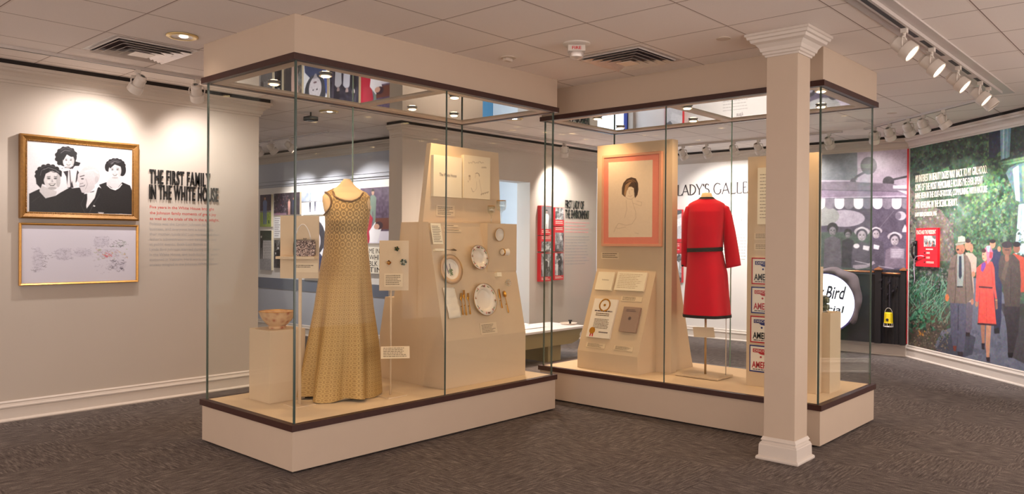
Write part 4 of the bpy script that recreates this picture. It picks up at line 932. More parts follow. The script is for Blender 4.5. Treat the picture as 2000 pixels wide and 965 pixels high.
pl = MB().tube([SC+sw*.16+Vector((0, 0, DK+.004)), SC+sw*.16+Vector((0, 0, 1.0))], .004, 8).build('support_rod', m_chrome, t, smooth=True)
ng = (-sn+Vector((0, 0, .35))).normalized(); ug = ng.cross(sw).normalized(); ug = ug if ug.z > 0 else -ug
f = Frame(atp(1353, 638.5, SC+sn*.03, sn), sw, .165, .075); b = MB().prism([f.q(0, 0), f.q(.165, 0), f.q(.175, .078, .03), f.q(.01, .078, .03)], -f.n*.004); b.build('caption_plate', m_label, t)
su = thing('red_suit', 'bright red wool suit with black braid at collar, waist and hem, back view', 'suit', (SC.x, SC.y, .8))
TBS = prof_table([(490, 1342.5, 1411.5), (505, 1342, 1415), (533, 1340, 1421), (575, 1336, 1424), (617, 1333, 1428)], SC, sn, sw)
TBJ = prof_table([(386.5, 1367, 1394), (390, 1362, 1399), (393.5, 1354, 1407), (398, 1346, 1415), (404, 1342.5, 1418), (430, 1341, 1416.5), (460, 1341, 1413.5), (489, 1342, 1411.5)], SC, sn, sw)
def body(tb, z, th, dep, k=1): l, r = interp(tb, z); return SC + sw*((l+r)/2+(r-l)/2*k*math.cos(th)) + sn*(dep*k*math.sin(th)) + Vector((0, 0, z))
N3 = 96; zlo, zhi = TBS[0][0], TBS[-1][0]; rings = []
for i in range(41):
    z = zlo+(zhi-zlo)*i/40; f_ = 1-i/40; rings.append([body(TBS, z, 2*math.pi*j/N3, .13+.07*f_, 1+f_*(.04*math.cos(5*2*math.pi*j/N3)+.02*math.cos(9*2*math.pi*j/N3+1))*(.3 if abs(math.cos(2*math.pi*j/N3)) > .93 else 1)) for j in range(N3)])
MB().loft(rings, cap=False).build('skirt', m_redwool, su, smooth=True)
hem = []
for i in range(4):
    z = zlo-.001+.024*i/3; f_ = 1-.0*i; hem.append([body(TBS, max(z, zlo), 2*math.pi*j/N3, .2+.003, 1.012+f_*(.04*math.cos(5*2*math.pi*j/N3)+.02*math.cos(9*2*math.pi*j/N3+1))*(.3 if abs(math.cos(2*math.pi*j/N3)) > .93 else 1)) + Vector((0, 0, z-max(z, zlo))) for j in range(N3)])
MB().loft(hem, cap=False).build('hem_braid', m_blackc, su, smooth=True)
jlo, jhi = TBJ[0][0]-.003, TBJ[-1][0]; DJ = [(1.2, .145), (1.35, .14), (1.5, .145), (1.62, .135), (1.68, .10), (1.71, .075), (1.74, .058), (1.76, .055)]
rings = []
for i in range(61):
    z = jlo+(jhi-jlo)*i/60; rings.append([body(TBJ, z, 2*math.pi*j/N3, interp(DJ, z)[0], 1+.012*math.cos(6*2*math.pi*j/N3)*(1-i/60)) for j in range(N3)])
MB().loft(rings, cap=False).build('jacket', m_redwool, su, smooth=True)
def band(z0, z1, tb, grow, nm, dz=0):
    rr = []
    for z in (z0, z0, (z0+z1)/2, z1, z1):
        rr.append([body(tb, z, 2*math.pi*j/N3, interp(DJ, z)[0]+grow, 1+grow*3)+Vector((0, 0, dz*math.cos(2*math.pi*j/N3))) for j in range(N3)])
    MB().loft(rr, cap=False).build(nm, m_blackc, su, smooth=True)
band(jlo-.006, jlo+.026, TBJ, .005, 'waist_braid', .006); band(jhi-.012, jhi+.004, TBJ, .004, 'collar_braid')
def sleeve(pts, nm):
    rings = []
    P = []
    for i in range(len(pts)-1):
        for k in range(6): P.append([pts[i][q]*(1-k/6)+pts[i+1][q]*k/6 for q in range(5)])
    P.append(pts[-1])
    for px, py, r_, dep, fwd in P:
        C = atp(px, py, SC, sn)-sn*fwd; rings.append([C + sw*(r_*math.cos(2*math.pi*j/28)) + sn*(dep*math.sin(2*math.pi*j/28)) + Vector((0, 0, -.22*r_*math.cos(2*math.pi*j/28)*(1 if px < 1380 else -1))) for j in range(28)])
    o = MB().loft(rings, cap=False).build(nm, m_redwool, su, smooth=True); md = o.modifiers.new('solid', 'SOLIDIFY'); md.thickness = .004; md.offset = -1; return P[-1]
sleeve([(1352, 400, .012, .03, .0), (1348, 406, .035, .055, .0), (1342.5, 425, .040, .06, .0), (1339.5, 455, .034, .055, .01), (1338, 485, .030, .05, .02), (1336.5, 521, .027, .045, .04)], 'sleeve')
sleeve([(1410, 400, .014, .03, .0), (1414, 406, .04, .055, .0), (1419, 425, .045, .062, .0), (1424, 455, .050, .062, -.01), (1428.5, 488, .054, .06, -.02), (1432.5, 521, .058, .058, -.03)], 'sleeve')
C = atp(1431.5, 512, SC+sn*.075, sn); MB().lathe([(0, 0), (.008, .001), (.008, .004), (0, .006)], C, sn, 14).build('button', m_blackc, su, smooth=True)
C = atp(1333, 519, SC+sn*.03, sn); MB().lathe([(0, 0), (.008, .001), (.008, .004), (0, .006)], C, sn, 14).build('button', m_blackc, su, smooth=True)

# second board with four posters, mostly behind the column
yR = atx(1597, 500, 3.09).y
t = thing('display_board', 'plain cream board behind the column carrying four red and blue posters', 'display board', (3.12, -1.6, DK))
MB().box(3.09, 3.15, yR, -1.342, DK, 2.023).build('board', m_disp, t, bevel=.001)
MB().prism([(3.15, y, z) for y, z in ((-1.5, DK), (yR, DK), (yR, 1.2), (-1.5, 1.2))], (.05, 0, 0)).build('rear_foot', m_disp, t, bevel=.001)
PX = Vector((3.084, 0, 0)); m_blue = mat('navy_print', (36, 44, 110), .5); m_redp = mat('poster_red', (178, 30, 40), .5)
NMS = ('top', 'second', 'third', 'lowest')
for i, (lx, ty, by) in enumerate(((1468.3, 503, 555), (1467.3, 559.5, 611.5), (1465.8, 616, 668.5), (1464, 672.8, 725))):
    A = atx(lx, ty, 3.084); Bz = atx(lx, by, 3.084).z; f = Frame(A, (0, -1, 0), .225, A.z-Bz); c1, c2 = (m_redp, m_blue) if i % 2 == 0 else (m_blue, m_redp)
    t = thing('poster', '%s of the four red, white and blue posters, bordered in %s' % (NMS[i], 'red' if i % 2 == 0 else 'blue'), 'poster', f.p(.5, .5), 'travel posters on the board'); b = MB(); f.slab(b, .006); b.build('poster_sheet', m_paperw, t)
    b = MB(); fx, fy = .03/2.2, .05
    for q in ((0, 0, 1, fy), (0, 1-fy, 1, 1), (0, fy, .035, 1-fy), (.965, fy, 1, 1-fy)): f.slab(b, .0006, *q, off=.0012)
    b.build('border', c1, t)
    b = MB(); f.slab(b, .0006, .12, .13, .88, .27, off=.0012); b.prism([f.p(.30, .27, .0012), f.p(.70, .27, .0012), f.p(.62, .36, .0012), f.p(.38, .33, .0012)], -f.n*.0006); b.lathe([(0, .0006), (.008, .0006), (0, .0012)], f.p(.40, .43), f.n, 12); b.build('banner', c2, t)
    text('banner_lettering', 'DISCOVER', f.sub(.16, .155, .84, .24), m_paperw, t, off=.0022)
    text('headline', 'AMERICA', f.sub(.09, .60, .91, .85), m_black if i % 2 == 0 else m_redp, t, bold=.03)
    rows(MB(), f.sub(.12, .88, .86, .93), 1, i, .7, .05).build('small_print', m_greyd, t)
f = Frame(atx(1480, 328, 3.06), (0, -1, 0), .24, atx(1480, 328, 3.06).z-atx(1480, 438, 3.06).z); card('document_sheet', 'cream document sheet above the posters, cut off by the column', 'document', f, .028, m_paper, lines=14, seed=31, fill=.15)
for k, (ya, yb) in enumerate(((455, 468), (476, 489))): cap(None, None, '%s caption card above the posters behind the column' % ('upper', 'lower')[k], 3, 33+k, fr=frame_px(PX, (-1, 0, 0), (0, -1, 0), (1473, ya), (1512, yb)))

b = MB().box(3.188, 3.40, -1.935, -1.70, DK, .867); tag(b.build('pedestal', m_disp, bevel=.001), 'tall cream pedestal in the right case carrying a dark box camera', 'pedestal')
A = Vector((3.20, -1.90, .867)); t = thing('vintage_camera', 'small dark box camera with two round lenses on the tall pedestal', 'camera', A)
m_cam = mat('dark_green_leatherette', (52, 54, 42), .6, var=.3, scale=150, bump=.4, bscale=300)
MB().box(3.20, 3.30, -1.87, -1.72, .867, .985).build('camera_body', m_cam, t, bevel=.004)
b = MB()
for z in (.870, .905, .984): b.box(3.197, 3.303, -1.873, -1.717, z, z+.004)
b.build('metal_banding', m_chrome, t)
for z in (.905, .955): MB().lathe([(.020, 0), (.022, .004), (.022, .03), (.017, .032), (.015, .02), (0, .02)], (3.25, -1.87, z), (0, -1, 0), 24, cap=False).build('lens', mat('grey_green_metal', (140, 144, 124), .35, .5), t, smooth='auto')
# ------------------------------------------------------------------ left wall: framed pictures and lettering
WL = Vector((0, WY, 0)); NL = (0, -1, 0); RL = (1, 0, 0)
def wfr(tl, br, lift=0): return frame_px((0, WY-lift, 0), NL, RL, tl, br)
def frame4(b, f, wx, t, off, prof=None):
    w, h = wx/f.w, wx/f.h
    for (a, c, d) in (((0, 0), (1, 0), 'h'), ((0, 1), (1, 1), 'h'), ((0, 0), (0, 1), 'v'), ((1, 0), (1, 1), 'v')): pass
    prof = prof or [(0, 0), (0, 1), (.25, 1.15), (.6, .85), (.85, .7), (1, .55), (1, 0)]
    ring = []
    for u_, z in prof:
        a, c = u_*wx/f.w, u_*wx/f.h; zz = off - t + z*t
        ring.append([f.p(a, c, zz), f.p(1-a, c, zz), f.p(1-a, 1-c, zz), f.p(a, 1-c, zz)])
    b.loft(ring+[ring[0]], cap=False); return b
f0 = wfr((39.5, 260), (272, 429.5), .05); f0 = Frame(aty(40, 260, WY-.05), RL, aty(272, 282, WY-.05).x-aty(40, 260, WY-.05).x, aty(40, 260, WY-.05).z-aty(41, 426, WY-.05).z)
t = thing('framed_photograph', 'gilt-framed black and white photograph of a smiling family of four', 'framed picture', f0.p(.5, 1))
frame4(MB(), f0, .052, .045, 0).build('picture_frame', m_giltwood, t)
b = MB()     # rope moulding inside the frame
ins = .044
for (a, c) in ((f0.q(ins, ins, -.010), f0.q(f0.w-ins, ins, -.010)), (f0.q(f0.w-ins, ins, -.010), f0.q(f0.w-ins, f0.h-ins, -.010)), (f0.q(f0.w-ins, f0.h-ins, -.010), f0.q(ins, f0.h-ins, -.010)), (f0.q(ins, f0.h-ins, -.010), f0.q(ins, ins, -.010))):
    n_ = int((c-a).length/.012); 
    for k in range(n_): P = a.lerp(c, (k+.5)/n_); d = (c-a).normalized(); e = (d+f0.n.cross(d)*.8).normalized(); b.tube([P-e*.006, P, P+e*.006], [.002, .0048, .002], 5)
b.build('rope_moulding', m_giltwood, t)
fi = Frame(f0.q(.05, .05, -.02), f0.r, f0.w-.10, f0.h-.10); b = MB(); fi.slab(b, .02); b.build('backing', m_paperw, t)
cv = Canvas(fi, 330, (236, 235, 240), (0, 200, 2.412)); K = (26, 24, 28)
cv.poly([(290, 312), (322, 300), (352, 300), (372, 330), (362, 370), (345, 402), (318, 402), (312, 350)], (44, 40, 46)); cv.ell(312, 256, 50, 47, K); [cv.ell(312+45*math.cos(a), 258+42*math.sin(a), 10, 10, K) for a in [2.4+q*.5 for q in range(8)]]; cv.poly([(345, 275), (380, 285), (372, 300), (345, 302)], K); cv.face(323, 277, 27, 33, (222, 218, 220), K, .1)
cv.poly([(295, 235), (330, 232), (352, 255), (335, 258), (315, 246), (298, 275)], K)
cv.poly([(286, 318), (300, 308), (330, 312), (322, 322), (300, 326)], (230, 228, 230)); cv.poly([(336, 322), (352, 300), (368, 300), (360, 340), (356, 376), (368, 395), (346, 400), (336, 360)], (226, 222, 226)); cv.poly([(322, 316), (340, 312), (344, 350), (330, 400), (316, 400)], (226, 222, 226)); cv.line([(328, 320), (334, 398)], 4, (60, 54, 58))
cv.poly([(138, 430), (185, 408), (215, 436), (262, 440), (285, 425), (330, 400), (395, 430), (400, 522), (138, 515)], K); cv.poly([(190, 390), (245, 410), (268, 420), (262, 440), (215, 452), (186, 420)], (208, 204, 206))
cv.ell(228, 342, 58, 48, K); [cv.ell(228+53*math.cos(a), 342+42*math.sin(a), 12, 11, K) for a in [2.6+q*.42 for q in range(9)]]; cv.poly([(168, 350), (178, 330), (200, 380), (192, 404), (172, 384)], K); cv.face(246, 364, 40, 47, (220, 216, 218), K, -.15); cv.poly([(196, 318), (240, 304), (292, 325), (290, 352), (272, 334), (245, 322), (216, 336), (206, 366), (192, 378)], K); cv.line([(232, 320), (255, 330), (280, 326)], 3, (90, 86, 90))
cv.poly([(466, 388), (500, 376), (540, 410), (575, 376), (612, 392), (622, 420), (621, 527), (540, 523), (500, 440)], K); cv.poly([(515, 350), (560, 350), (572, 380), (545, 415), (500, 384)], (214, 208, 212)); cv.ell(543, 298, 44, 33, K); [cv.ell(543+38*math.cos(a), 300+28*math.sin(a), 11, 10, K) for a in [2.8+q*.42 for q in range(9)]]; cv.ell(575, 318, 18, 30, K); cv.ell(507, 305, 14, 22, K); cv.face(541, 322, 30, 38, (226, 221, 224), K)
cv.poly([(512, 300), (540, 282), (572, 296), (565, 302), (540, 293), (518, 312)], K); cv.line([(502, 388), (520, 404), (542, 412), (560, 402), (574, 384)], 5, (240, 238, 240))
cv.poly([(300, 440), (340, 405), (385, 400), (400, 430), (450, 415), (465, 398), (530, 440), (556, 480), (560, 525), (300, 520)], K); cv.ell(424, 345, 47, 49, (198, 195, 198)); cv.poly([(366, 340), (380, 320), (430, 318), (450, 350), (446, 400), (420, 428), (385, 425), (376, 402), (370, 392), (374, 380), (364, 372)], (206, 200, 204))
cv.ell(455, 362, 9, 16, (188, 182, 186)); cv.line([(376, 350), (398, 344)], 4, (70, 66, 70)); cv.ell(388, 360, 7, 3, (60, 56, 60)); cv.line([(374, 396), (396, 394), (400, 388)], 3, (80, 74, 78)); cv.line([(404, 360), (412, 385), (402, 410)], 2, (150, 144, 148)); cv.line([(375, 385), (392, 380)], 2.5, (120, 114, 118)); cv.line([(400, 325), (440, 318), (462, 335)], 5, (222, 220, 222))
cv.poly([(395, 428), (440, 422), (460, 402), (446, 450), (408, 500)], (238, 236, 240)); cv.poly([(396, 432), (410, 430), (411, 452), (404, 496), (396, 470)], K); cv.poly([(440, 482), (450, 488), (444, 492), (436, 487)], (240, 240, 240)); cv.poly([(460, 516), (490, 518), (485, 526), (468, 526)], (200, 196, 200))
cv.line([(285, 225), (312, 212), (340, 225)], 4, (70, 66, 72)); cv.line([(190, 310), (225, 296), (262, 305)], 4, (66, 62, 68)); cv.line([(510, 285), (540, 270), (570, 282)], 4, (70, 66, 72)); cv.line([(150, 470), (190, 440)], 3, (50, 46, 50)); cv.line([(470, 430), (440, 480), (420, 520)], 4, (62, 58, 62)); cv.line([(400, 440), (380, 480), (400, 520)], 3, (60, 56, 60)); cv.blur(1); cv.line([(205, 318), (228, 308), (262, 318), (280, 332)], 2.5, (120, 116, 122)); cv.line([(190, 345), (196, 322), (210, 312)], 2.5, (96, 92, 98)); cv.line([(286, 240), (305, 226), (332, 230)], 2.5, (110, 106, 112)); cv.line([(520, 288), (540, 278), (562, 284)], 2.5, (110, 106, 112)); cv.a *= .92; cv.noise(5, 2, 3); cv.build('photograph', m_printg, t)
f1 = Frame(aty(38.5, 435, WY-.035), RL, aty(271, 438, WY-.035).x-aty(38.5, 434, WY-.035).x, aty(38.5, 435, WY-.035).z-aty(40, 558.5, WY-.035).z)
t = thing('framed_drawing', 'thin gold-framed pale drawing of faint ink sketches, below the family photograph', 'framed picture', f1.p(.5, 1))
frame4(MB(), f1, .017, .03, 0, [(0, 0), (0, .9), (.3, 1.1), (.8, .9), (1, .6), (1, 0)]).build('picture_frame', mat('bright_gilt_frame', (206, 152, 76), .35, .55, var=.2, scale=60), t)
fi = Frame(f1.q(.014, .014, -.016), f1.r, f1.w-.028, f1.h-.028); b = MB(); fi.slab(b, .015); b.build('backing', m_paperw, t)
cv = Canvas(fi, 300, (206, 202, 214), (0, 200, 2.412)); rg = random.Random(12)
def smudge(x0, y0, x1, y1, n, cols, s=3, al=.55):
    for _ in range(n):
        x, y = x0+rg.random()*(x1-x0), y0+rg.random()*(y1-y0); c_ = cols[rg.randrange(len(cols))]; L_ = 3+rg.random()*12; a = rg.random()*3.1
        cv.line([(x, y), (x+L_*math.cos(a), y+L_*.6*math.sin(a)), (x+L_*1.4*math.cos(a+.6), y+L_*.6*math.sin(a+.8))], 1.2+rg.random()*s*.5, c_, al)
G1, G2, G3 = (170, 164, 180), (150, 144, 160), (110, 104, 116)
for q in ((155, 680, 205, 800), (258, 685, 340, 745), (355, 685, 420, 720), (440, 630, 515, 680), (455, 690, 560, 735), (520, 740, 595, 790), (340, 700, 440, 730)): cv.ell((q[0]+q[2])/2, (q[1]+q[3])/2, (q[2]-q[0])/2, (q[3]-q[1])/2, (192, 187, 202), .5)
smudge(155, 680, 200, 800, 60, [G1, G2]); smudge(185, 715, 250, 735, 14, [G3]); smudge(258, 685, 340, 740, 70, [G1, G2]); smudge(350, 685, 425, 725, 40, [G1, G2]); smudge(440, 630, 520, 680, 60, [G1, G2]); smudge(530, 650, 600, 680, 34, [G3, (70, 66, 76), (110, 130, 110)], 4); smudge(455, 690, 600, 735, 60, [(170, 120, 120), G2, (150, 160, 120), (200, 150, 80)], 4); smudge(500, 708, 525, 730, 16, [(200, 60, 70)], 5); smudge(520, 740, 590, 790, 60, [G2, G3, (60, 56, 70)], 4); smudge(160, 785, 175, 796, 8, [G3]); smudge(205, 735, 215, 770, 14, [G3]); smudge(440, 720, 520, 800, 24, [G1])
cv.build('drawing', m_printg, t)

def sign(name, label, cat, loc, lines, m, parent=None, depth=.0008, off=.0012, bold=0., spacing=1., group=None):
    t = thing(name, label, cat, loc, group)
    for body_, fr in lines: text('lettering', body_, fr, m, t, depth=depth, off=off, bold=bold, spacing=spacing)
    return t
def tl_fr(x0, y0, x1, y1, h, plane_lift=0, wpx=None):
    """line of lettering on the left wall: top left pixel, right end pixel, height in pixels at the left"""
    A = aty(x0, y0, WY-plane_lift); Bq = aty(x1, y1, WY-plane_lift); C = aty(x0, y0+h, WY-plane_lift); return Frame(A, RL, Bq.x-A.x, A.z-C.z)
sign('wall_heading', 'raised black heading THE FIRST FAMILY IN THE WHITE HOUSE on the left wall', 'wall lettering', aty(292, 390, WY),
     [('THE FIRST FAMILY', tl_fr(293, 330, 411, 337, 29, .018)), ('IN THE WHITE HOUSE', tl_fr(292.5, 359.5, 427, 367, 29.5, .018))], m_black, depth=.014, off=0, bold=.012, spacing=1.12)
red = ['Five years in the White House brought', 'the Johnson family moments of great joy', 'as well as the trials of life in the spotlight.']
grey = ['Politics was the Lyndon Johnson family', 'business, and everyone lent a hand. Like', 'their mother, Lynda and Luci represented their', 'father\u2019s administration\u2014on campaigns and', 'at public events. Both Luci Baines and', 'Lynda Bird Johnson married during their years', 'in the White House, and both husbands were', 'stationed in Vietnam. Hard work, joy, and', 'anxiety mingled in the Johnson White House.']
re_ = [418, 422, 428]; ge = [411.5, 416, 429, 422, 408, 429, 425, 417, 426]
sign('wall_text', 'small red paragraph under the raised heading on the left wall', 'wall lettering', aty(292, 405, WY), [(s_, tl_fr(292.5, 401+11.3*i, re_[i], 403+11.3*i, 7.6)) for i, s_ in enumerate(red)], m_pink, bold=.008)
sign('wall_text', 'long pale grey paragraph under the red one on the left wall', 'wall lettering', aty(292, 440, WY), [(s_, tl_fr(292, 434+10.05*i, ge[i], 436+10.05*i*.985, 7.2)) for i, s_ in enumerate(grey)], m_grey, bold=.004)

# ------------------------------------------------------------------ middle wall: environment panels
def photo_noise(cv, seed, lo=30, hi=225, blobs=26, tint=(1, 1, 1)):
    rg = random.Random(seed)
    for _ in range(blobs):
        v = lo+(hi-lo)*rg.random(); x, y = rg.random(), rg.random(); w, h = .06+rg.random()*.2, .05+rg.random()*.25
        q = [((x+w*math.cos(a))*cv.W, (y+h*math.sin(a))*cv.H) for a in [k*math.pi/5 for k in range(10)]]; cv._poly(q, tuple(v*c for c in tint), .75)
    cv.noise(30, 5, seed); cv.noise(24, 2, seed+1); return cv
def stand_fig(cv, x, y, s, coat, skin=(205, 195, 190), hair=(40, 36, 38), al=1):
    """a small standing figure in canvas fractions: x centre, y feet, s height"""
    W, H = cv.W, cv.H; k = s*H
    P = lambda pts: [(x*W+px*k, y*H-py*k) for px, py in pts]
    cv._poly(P([(-.09, 0), (-.02, 0), (-.01, .45), (.01, .45), (.03, 0), (.10, 0), (.12, .5), (.14, .78), (.06, .85), (-.06, .85), (-.14, .78), (-.12, .5)]), coat, al)
    cv._poly(P([(.055*math.cos(a), .92+.075*math.sin(a)) for a in [q*math.pi/6 for q in range(12)]]), skin, al); cv._poly(P([(.06*math.cos(a), .945+.06*math.sin(a)) for a in [q*math.pi/6 for q in range(7)]]), hair, al)
EX = lambda px, y=2.65: aty(px, 480, y).x
EZ = lambda py, px=1080: aty(px, py, 2.65).z
boxes = [(1056, 1077.6, 402.8, 459.5, 'tall'), (1056, 1077.6, 461, 491, 'short'), (1056, 1077.6, 494, 549, 'low'), (1083, 1101.3, 404.5, 441, 'a'), (1083, 1101.3, 442.5, 491, 'b'), (1083, 1101.3, 493.5, 547.5, 'c')]
lab = ['upper left red-edged photograph panel on the middle wall, a figure in white', 'middle left red-edged photograph panel on the middle wall', 'lower left red-edged photograph panel on the middle wall', 'upper right red-edged photograph panel beside the environment heading', 'middle right red-edged photograph panel beside the environment heading', 'lower right red-edged photograph panel beside the environment heading']
for i, (xa, xb, ya, yb, k) in enumerate(boxes):
    f = Frame((EX(xa), 2.65, EZ(ya)), RL, EX(xb)-EX(xa), EZ(ya)-EZ(yb)); t = thing('photo_panel', lab[i], 'exhibit panel', f.p(.5, .5), 'environment photo panels'); b = MB(); f.slab(b, .058); b.build('panel_box', m_red, t)
    r0_, r1_ = {'tall': (0, .80), 'short': (.34, 1), 'low': (0, .84), 'a': (0, .68), 'b': (.22, 1), 'c': (0, .84)}[k]
    cv = photo_noise(Canvas(f.sub(.06, r0_+.02, .97, r1_-.01), 40, (120, 118, 122)), 40+i)
    if k == 'tall': cv.rect(0, 0, 1, 1, (120, 112, 116)); stand_fig(cv, .5, 1.3, 1.15, (232, 230, 232), (170, 150, 145)); cv.noise(14, 4, 3)
    if k in ('low', 'c'): stand_fig(cv, .5, 1.0, .8, (40, 40, 44)); stand_fig(cv, .25, 1.0, .6, (215, 215, 215))
    cv.build('photograph', m_print, t)
    q = {'tall': (.84, .95), 'short': (.05, .26), 'low': (.87, .97), 'a': (.74, .93), 'b': (.03, .17), 'c': (.87, .96)}[k]
    rows(MB(), f.sub(.1, q[0], .9, q[1]), 2, i, .4).build('printed_text', m_paperw, t)
sign('wall_heading', 'narrow black heading FIRST LADY OF THE ENVIRONMENT on the middle wall', 'wall lettering', aty(1104, 400, WY),
     [('FIRST LADY OF', Frame(aty(1103.7, 390.5, WY), RL, aty(1140, 400, WY).x-aty(1103.7, 400, WY).x, aty(1103.7, 390.5, WY).z-aty(1103.7, 407, WY).z)), ('THE ENVIRONMENT', Frame(aty(1103.7, 409, WY), RL, aty(1150, 410, WY).x-aty(1103.7, 410, WY).x, aty(1103.7, 409, WY).z-aty(1103.7, 426, WY).z))], m_black, depth=.008, off=.008, bold=.0)
t = thing('wall_text', 'faint pink and grey paragraphs below the environment heading', 'wall lettering', aty(1104, 440, WY))
f = Frame(aty(1103.7, 433, WY), RL, aty(1154, 440, WY).x-aty(1103.7, 440, WY).x, aty(1103.7, 433, WY).z-aty(1103.7, 458, WY).z); rows(MB(), f, 4, 3, .35, .2).build('lettering', mat('faint_pink_print', (222, 160, 156), .7, var=0), t)
f = Frame(aty(1103.7, 461, WY), RL, aty(1153, 470, WY).x-aty(1103.7, 470, WY).x, aty(1103.7, 461, WY).z-aty(1103.7, 521, WY).z); rows(MB(), f, 10, 4, .3, .2).build('lettering', m_grey, t)

# ------------------------------------------------------------------ gallery wall: roman lettering drawn with thick and thin strokes
GL = {'L': [('T', .18, 0, .18, 1), ('t', .18, 0, .62, 0), ('t', .62, 0, .62, .14), ('s', .18, 1)], 'A': [('t', .02, 0, .40, 1), ('T', .40, 1, .78, 0), ('t', .15, .34, .64, .34), ('s', .02, 0), ('s', .78, 0)],
      'D': [('T', .14, 0, .14, 1), ('c', .14, .5, .62, .5, -90, 90), ('s', .14, 1), ('s', .14, 0)], 'Y': [('T', .02, 1, .36, .46), ('t', .36, .46, .70, 1), ('T', .36, .46, .36, 0), ('s', .36, 0), ('s', .02, 1), ('s', .70, 1)],
      "'": [('T', .12, 1, .08, .78)], 'S': [('c', .27, .76, .20, .235, 20, 270), ('c', .27, .26, .24, .265, 90, -160)], 'G': [('c', .46, .5, .42, .51, 45, 315), ('T', .80, .12, .80, .42), ('s', .80, .42)],
      'E': [('T', .16, 0, .16, 1), ('t', .16, 1, .54, 1), ('t', .16, .52, .48, .52), ('t', .16, 0, .58, 0), ('t', .54, 1, .54, .88), ('t', .58, 0, .58, .13)], 'R': [('T', .16, 0, .16, 1), ('c', .16, .75, .36, .25, -90, 90), ('T', .30, .5, .66, 0), ('s', .16, 0), ('s', .66, 0)],
      'F': [('T', .16, 0, .16, 1), ('t', .16, 1, .56, 1), ('t', .16, .52, .48, .52), ('s', .16, 0)], 'I': [('T', .16, 0, .16, 1), ('s', .16, 0), ('s', .16, 1)], 'T': [('T', .36, 0, .36, 1), ('t', .02, 1, .70, 1), ('s', .36, 0), ('t', .02, 1, .02, .88), ('t', .70, 1, .70, .88)]}
GA = {'L': .66, 'A': .82, 'D': .84, 'Y': .74, "'": .22, 'S': .58, 'G': .96, 'E': .68, 'R': .74, 'F': .64, 'I': .34, 'T': .76, ' ': .42}
def roman(mb, fr_q, s_, h):
    x = 0
    def seg(a, b_, w):
        d = Vector((b_[0]-a[0], b_[1]-a[1])); L_ = d.length or 1; n = Vector((-d.y, d.x))/L_*w/2
        mb.prism([fr_q(a[0]+n.x, a[1]+n.y), fr_q(b_[0]+n.x, b_[1]+n.y), fr_q(b_[0]-n.x, b_[1]-n.y), fr_q(a[0]-n.x, a[1]-n.y)], Vector((.006, 0, 0)))
    for ch_ in s_:
        for g in GL.get(ch_, []):
            if g[0] in 'Tt': seg(((x+g[1])*h, g[2]*h), ((x+g[3])*h, g[4]*h), h*(.12 if g[0] == 'T' else .06))
            elif g[0] == 's': seg(((x+g[1]-.10)*h, g[2]*h), ((x+g[1]+.10)*h, g[2]*h), h*.03)
            else:
                _, cx, cy_, rx, ry, a0_, a1_ = g; pr = None
                for k in range(15):
                    a = math.radians(a0_+(a1_-a0_)*k/14); p = ((x+cx+rx*math.cos(a))*h, (cy_+ry*math.sin(a))*h)
                    if pr: seg(pr, p, h*(.055+.065*abs(math.cos(a))))
                    pr = p
        x += GA[ch_]
    return x*h
Lx = atx(1322, 382, GX); Rx = atx(1460, 375, GX); hL = atx(1322, 362, GX).z-Lx.z
wv = sum(GA[c] for c in "LADY'S GALLE")-.1; pre = sum(GA[c] for c in 'FIRST '); tot = Lx.y-Rx.y; sx = tot/(wv*hL)
t = thing('wall_heading', 'grey roman capitals FIRST LADY\u2019S GALLERY across the gallery wall', 'wall lettering', (GX, Lx.y, Lx.z)); b = MB()
roman(b, lambda x, y: Vector((GX-.012, Lx.y+pre*hL*sx-x*sx, Lx.z+y)), "FIRST LADY'S GALLERY", hL); b.build('lettering', m_roman, t)
def gfr(tl, br, lift=0): return frame_px((GX-lift, 0, 0), (-1, 0, 0), (0, -1, 0), tl, br)
f1_ = gfr((1430, 415), (1459, 424)); f2_ = gfr((1426, 425), (1450, 434))
sign('wall_text', 'small grey typed lines ending politics beside the red suit', 'wall lettering', f1_.o, [('politics...', f1_), ('antly', Frame(f2_.p(.45, 0), f2_.r, f2_.w*.55, f2_.h))], m_greyd)
t = thing('wall_text', 'pale grey paragraph on the gallery wall behind the red sleeve', 'wall lettering', gfr((1415, 440), (1457, 512)).o); rows(MB(), gfr((1410, 440), (1459, 512)), 12, 8, .2, .1).build('lettering', m_grey, t)
for i, (ya, yb) in enumerate(((409, 473), (474, 494), (495, 552))):
    A = atx(1332, ya, GX-.05); z1_ = atx(1332, yb, GX-.05).z; f = Frame((A.x, A.y+.30, A.z), (0, -1, 0), .30, A.z-z1_); t = thing('photo_panel', '%s photograph panel on the gallery wall, left of the red suit' % ('upper pale', 'middle red-captioned', 'lower dark')[i], 'exhibit panel', f.p(.5, .5), 'gallery photo panels')
    b = MB(); f.slab(b, .048); b.build('panel_box', m_red, t)
    if i == 1: rows(MB(), f.sub(.1, .1, .92, .85), 4, 3, .35).build('printed_text', m_paperw, t); continue
    cv = Canvas(f.sub(.02, .02, .98, .98 if i == 2 else .9), 70, (206, 204, 208) if i == 0 else (120, 118, 122))
    if i == 0:
        cv._poly([(0, 0), (cv.W, 0), (cv.W, cv.H*.12), (cv.W*.5, cv.H*.22), (cv.W*.3, cv.H*.4), (0, cv.H*.3)], (96, 96, 100)); cv._poly([(cv.W*.3, cv.H*.45), (cv.W, cv.H*.25), (cv.W, cv.H*.5), (cv.W*.4, cv.H*.7)], (232, 232, 235)); cv.noise(12, 4, 2)
    else: photo_noise(cv, 5); stand_fig(cv, .66, 1.1, 1.0, (225, 225, 228), (190, 185, 185), (24, 22, 24))
    cv.build('photograph', m_print, t)

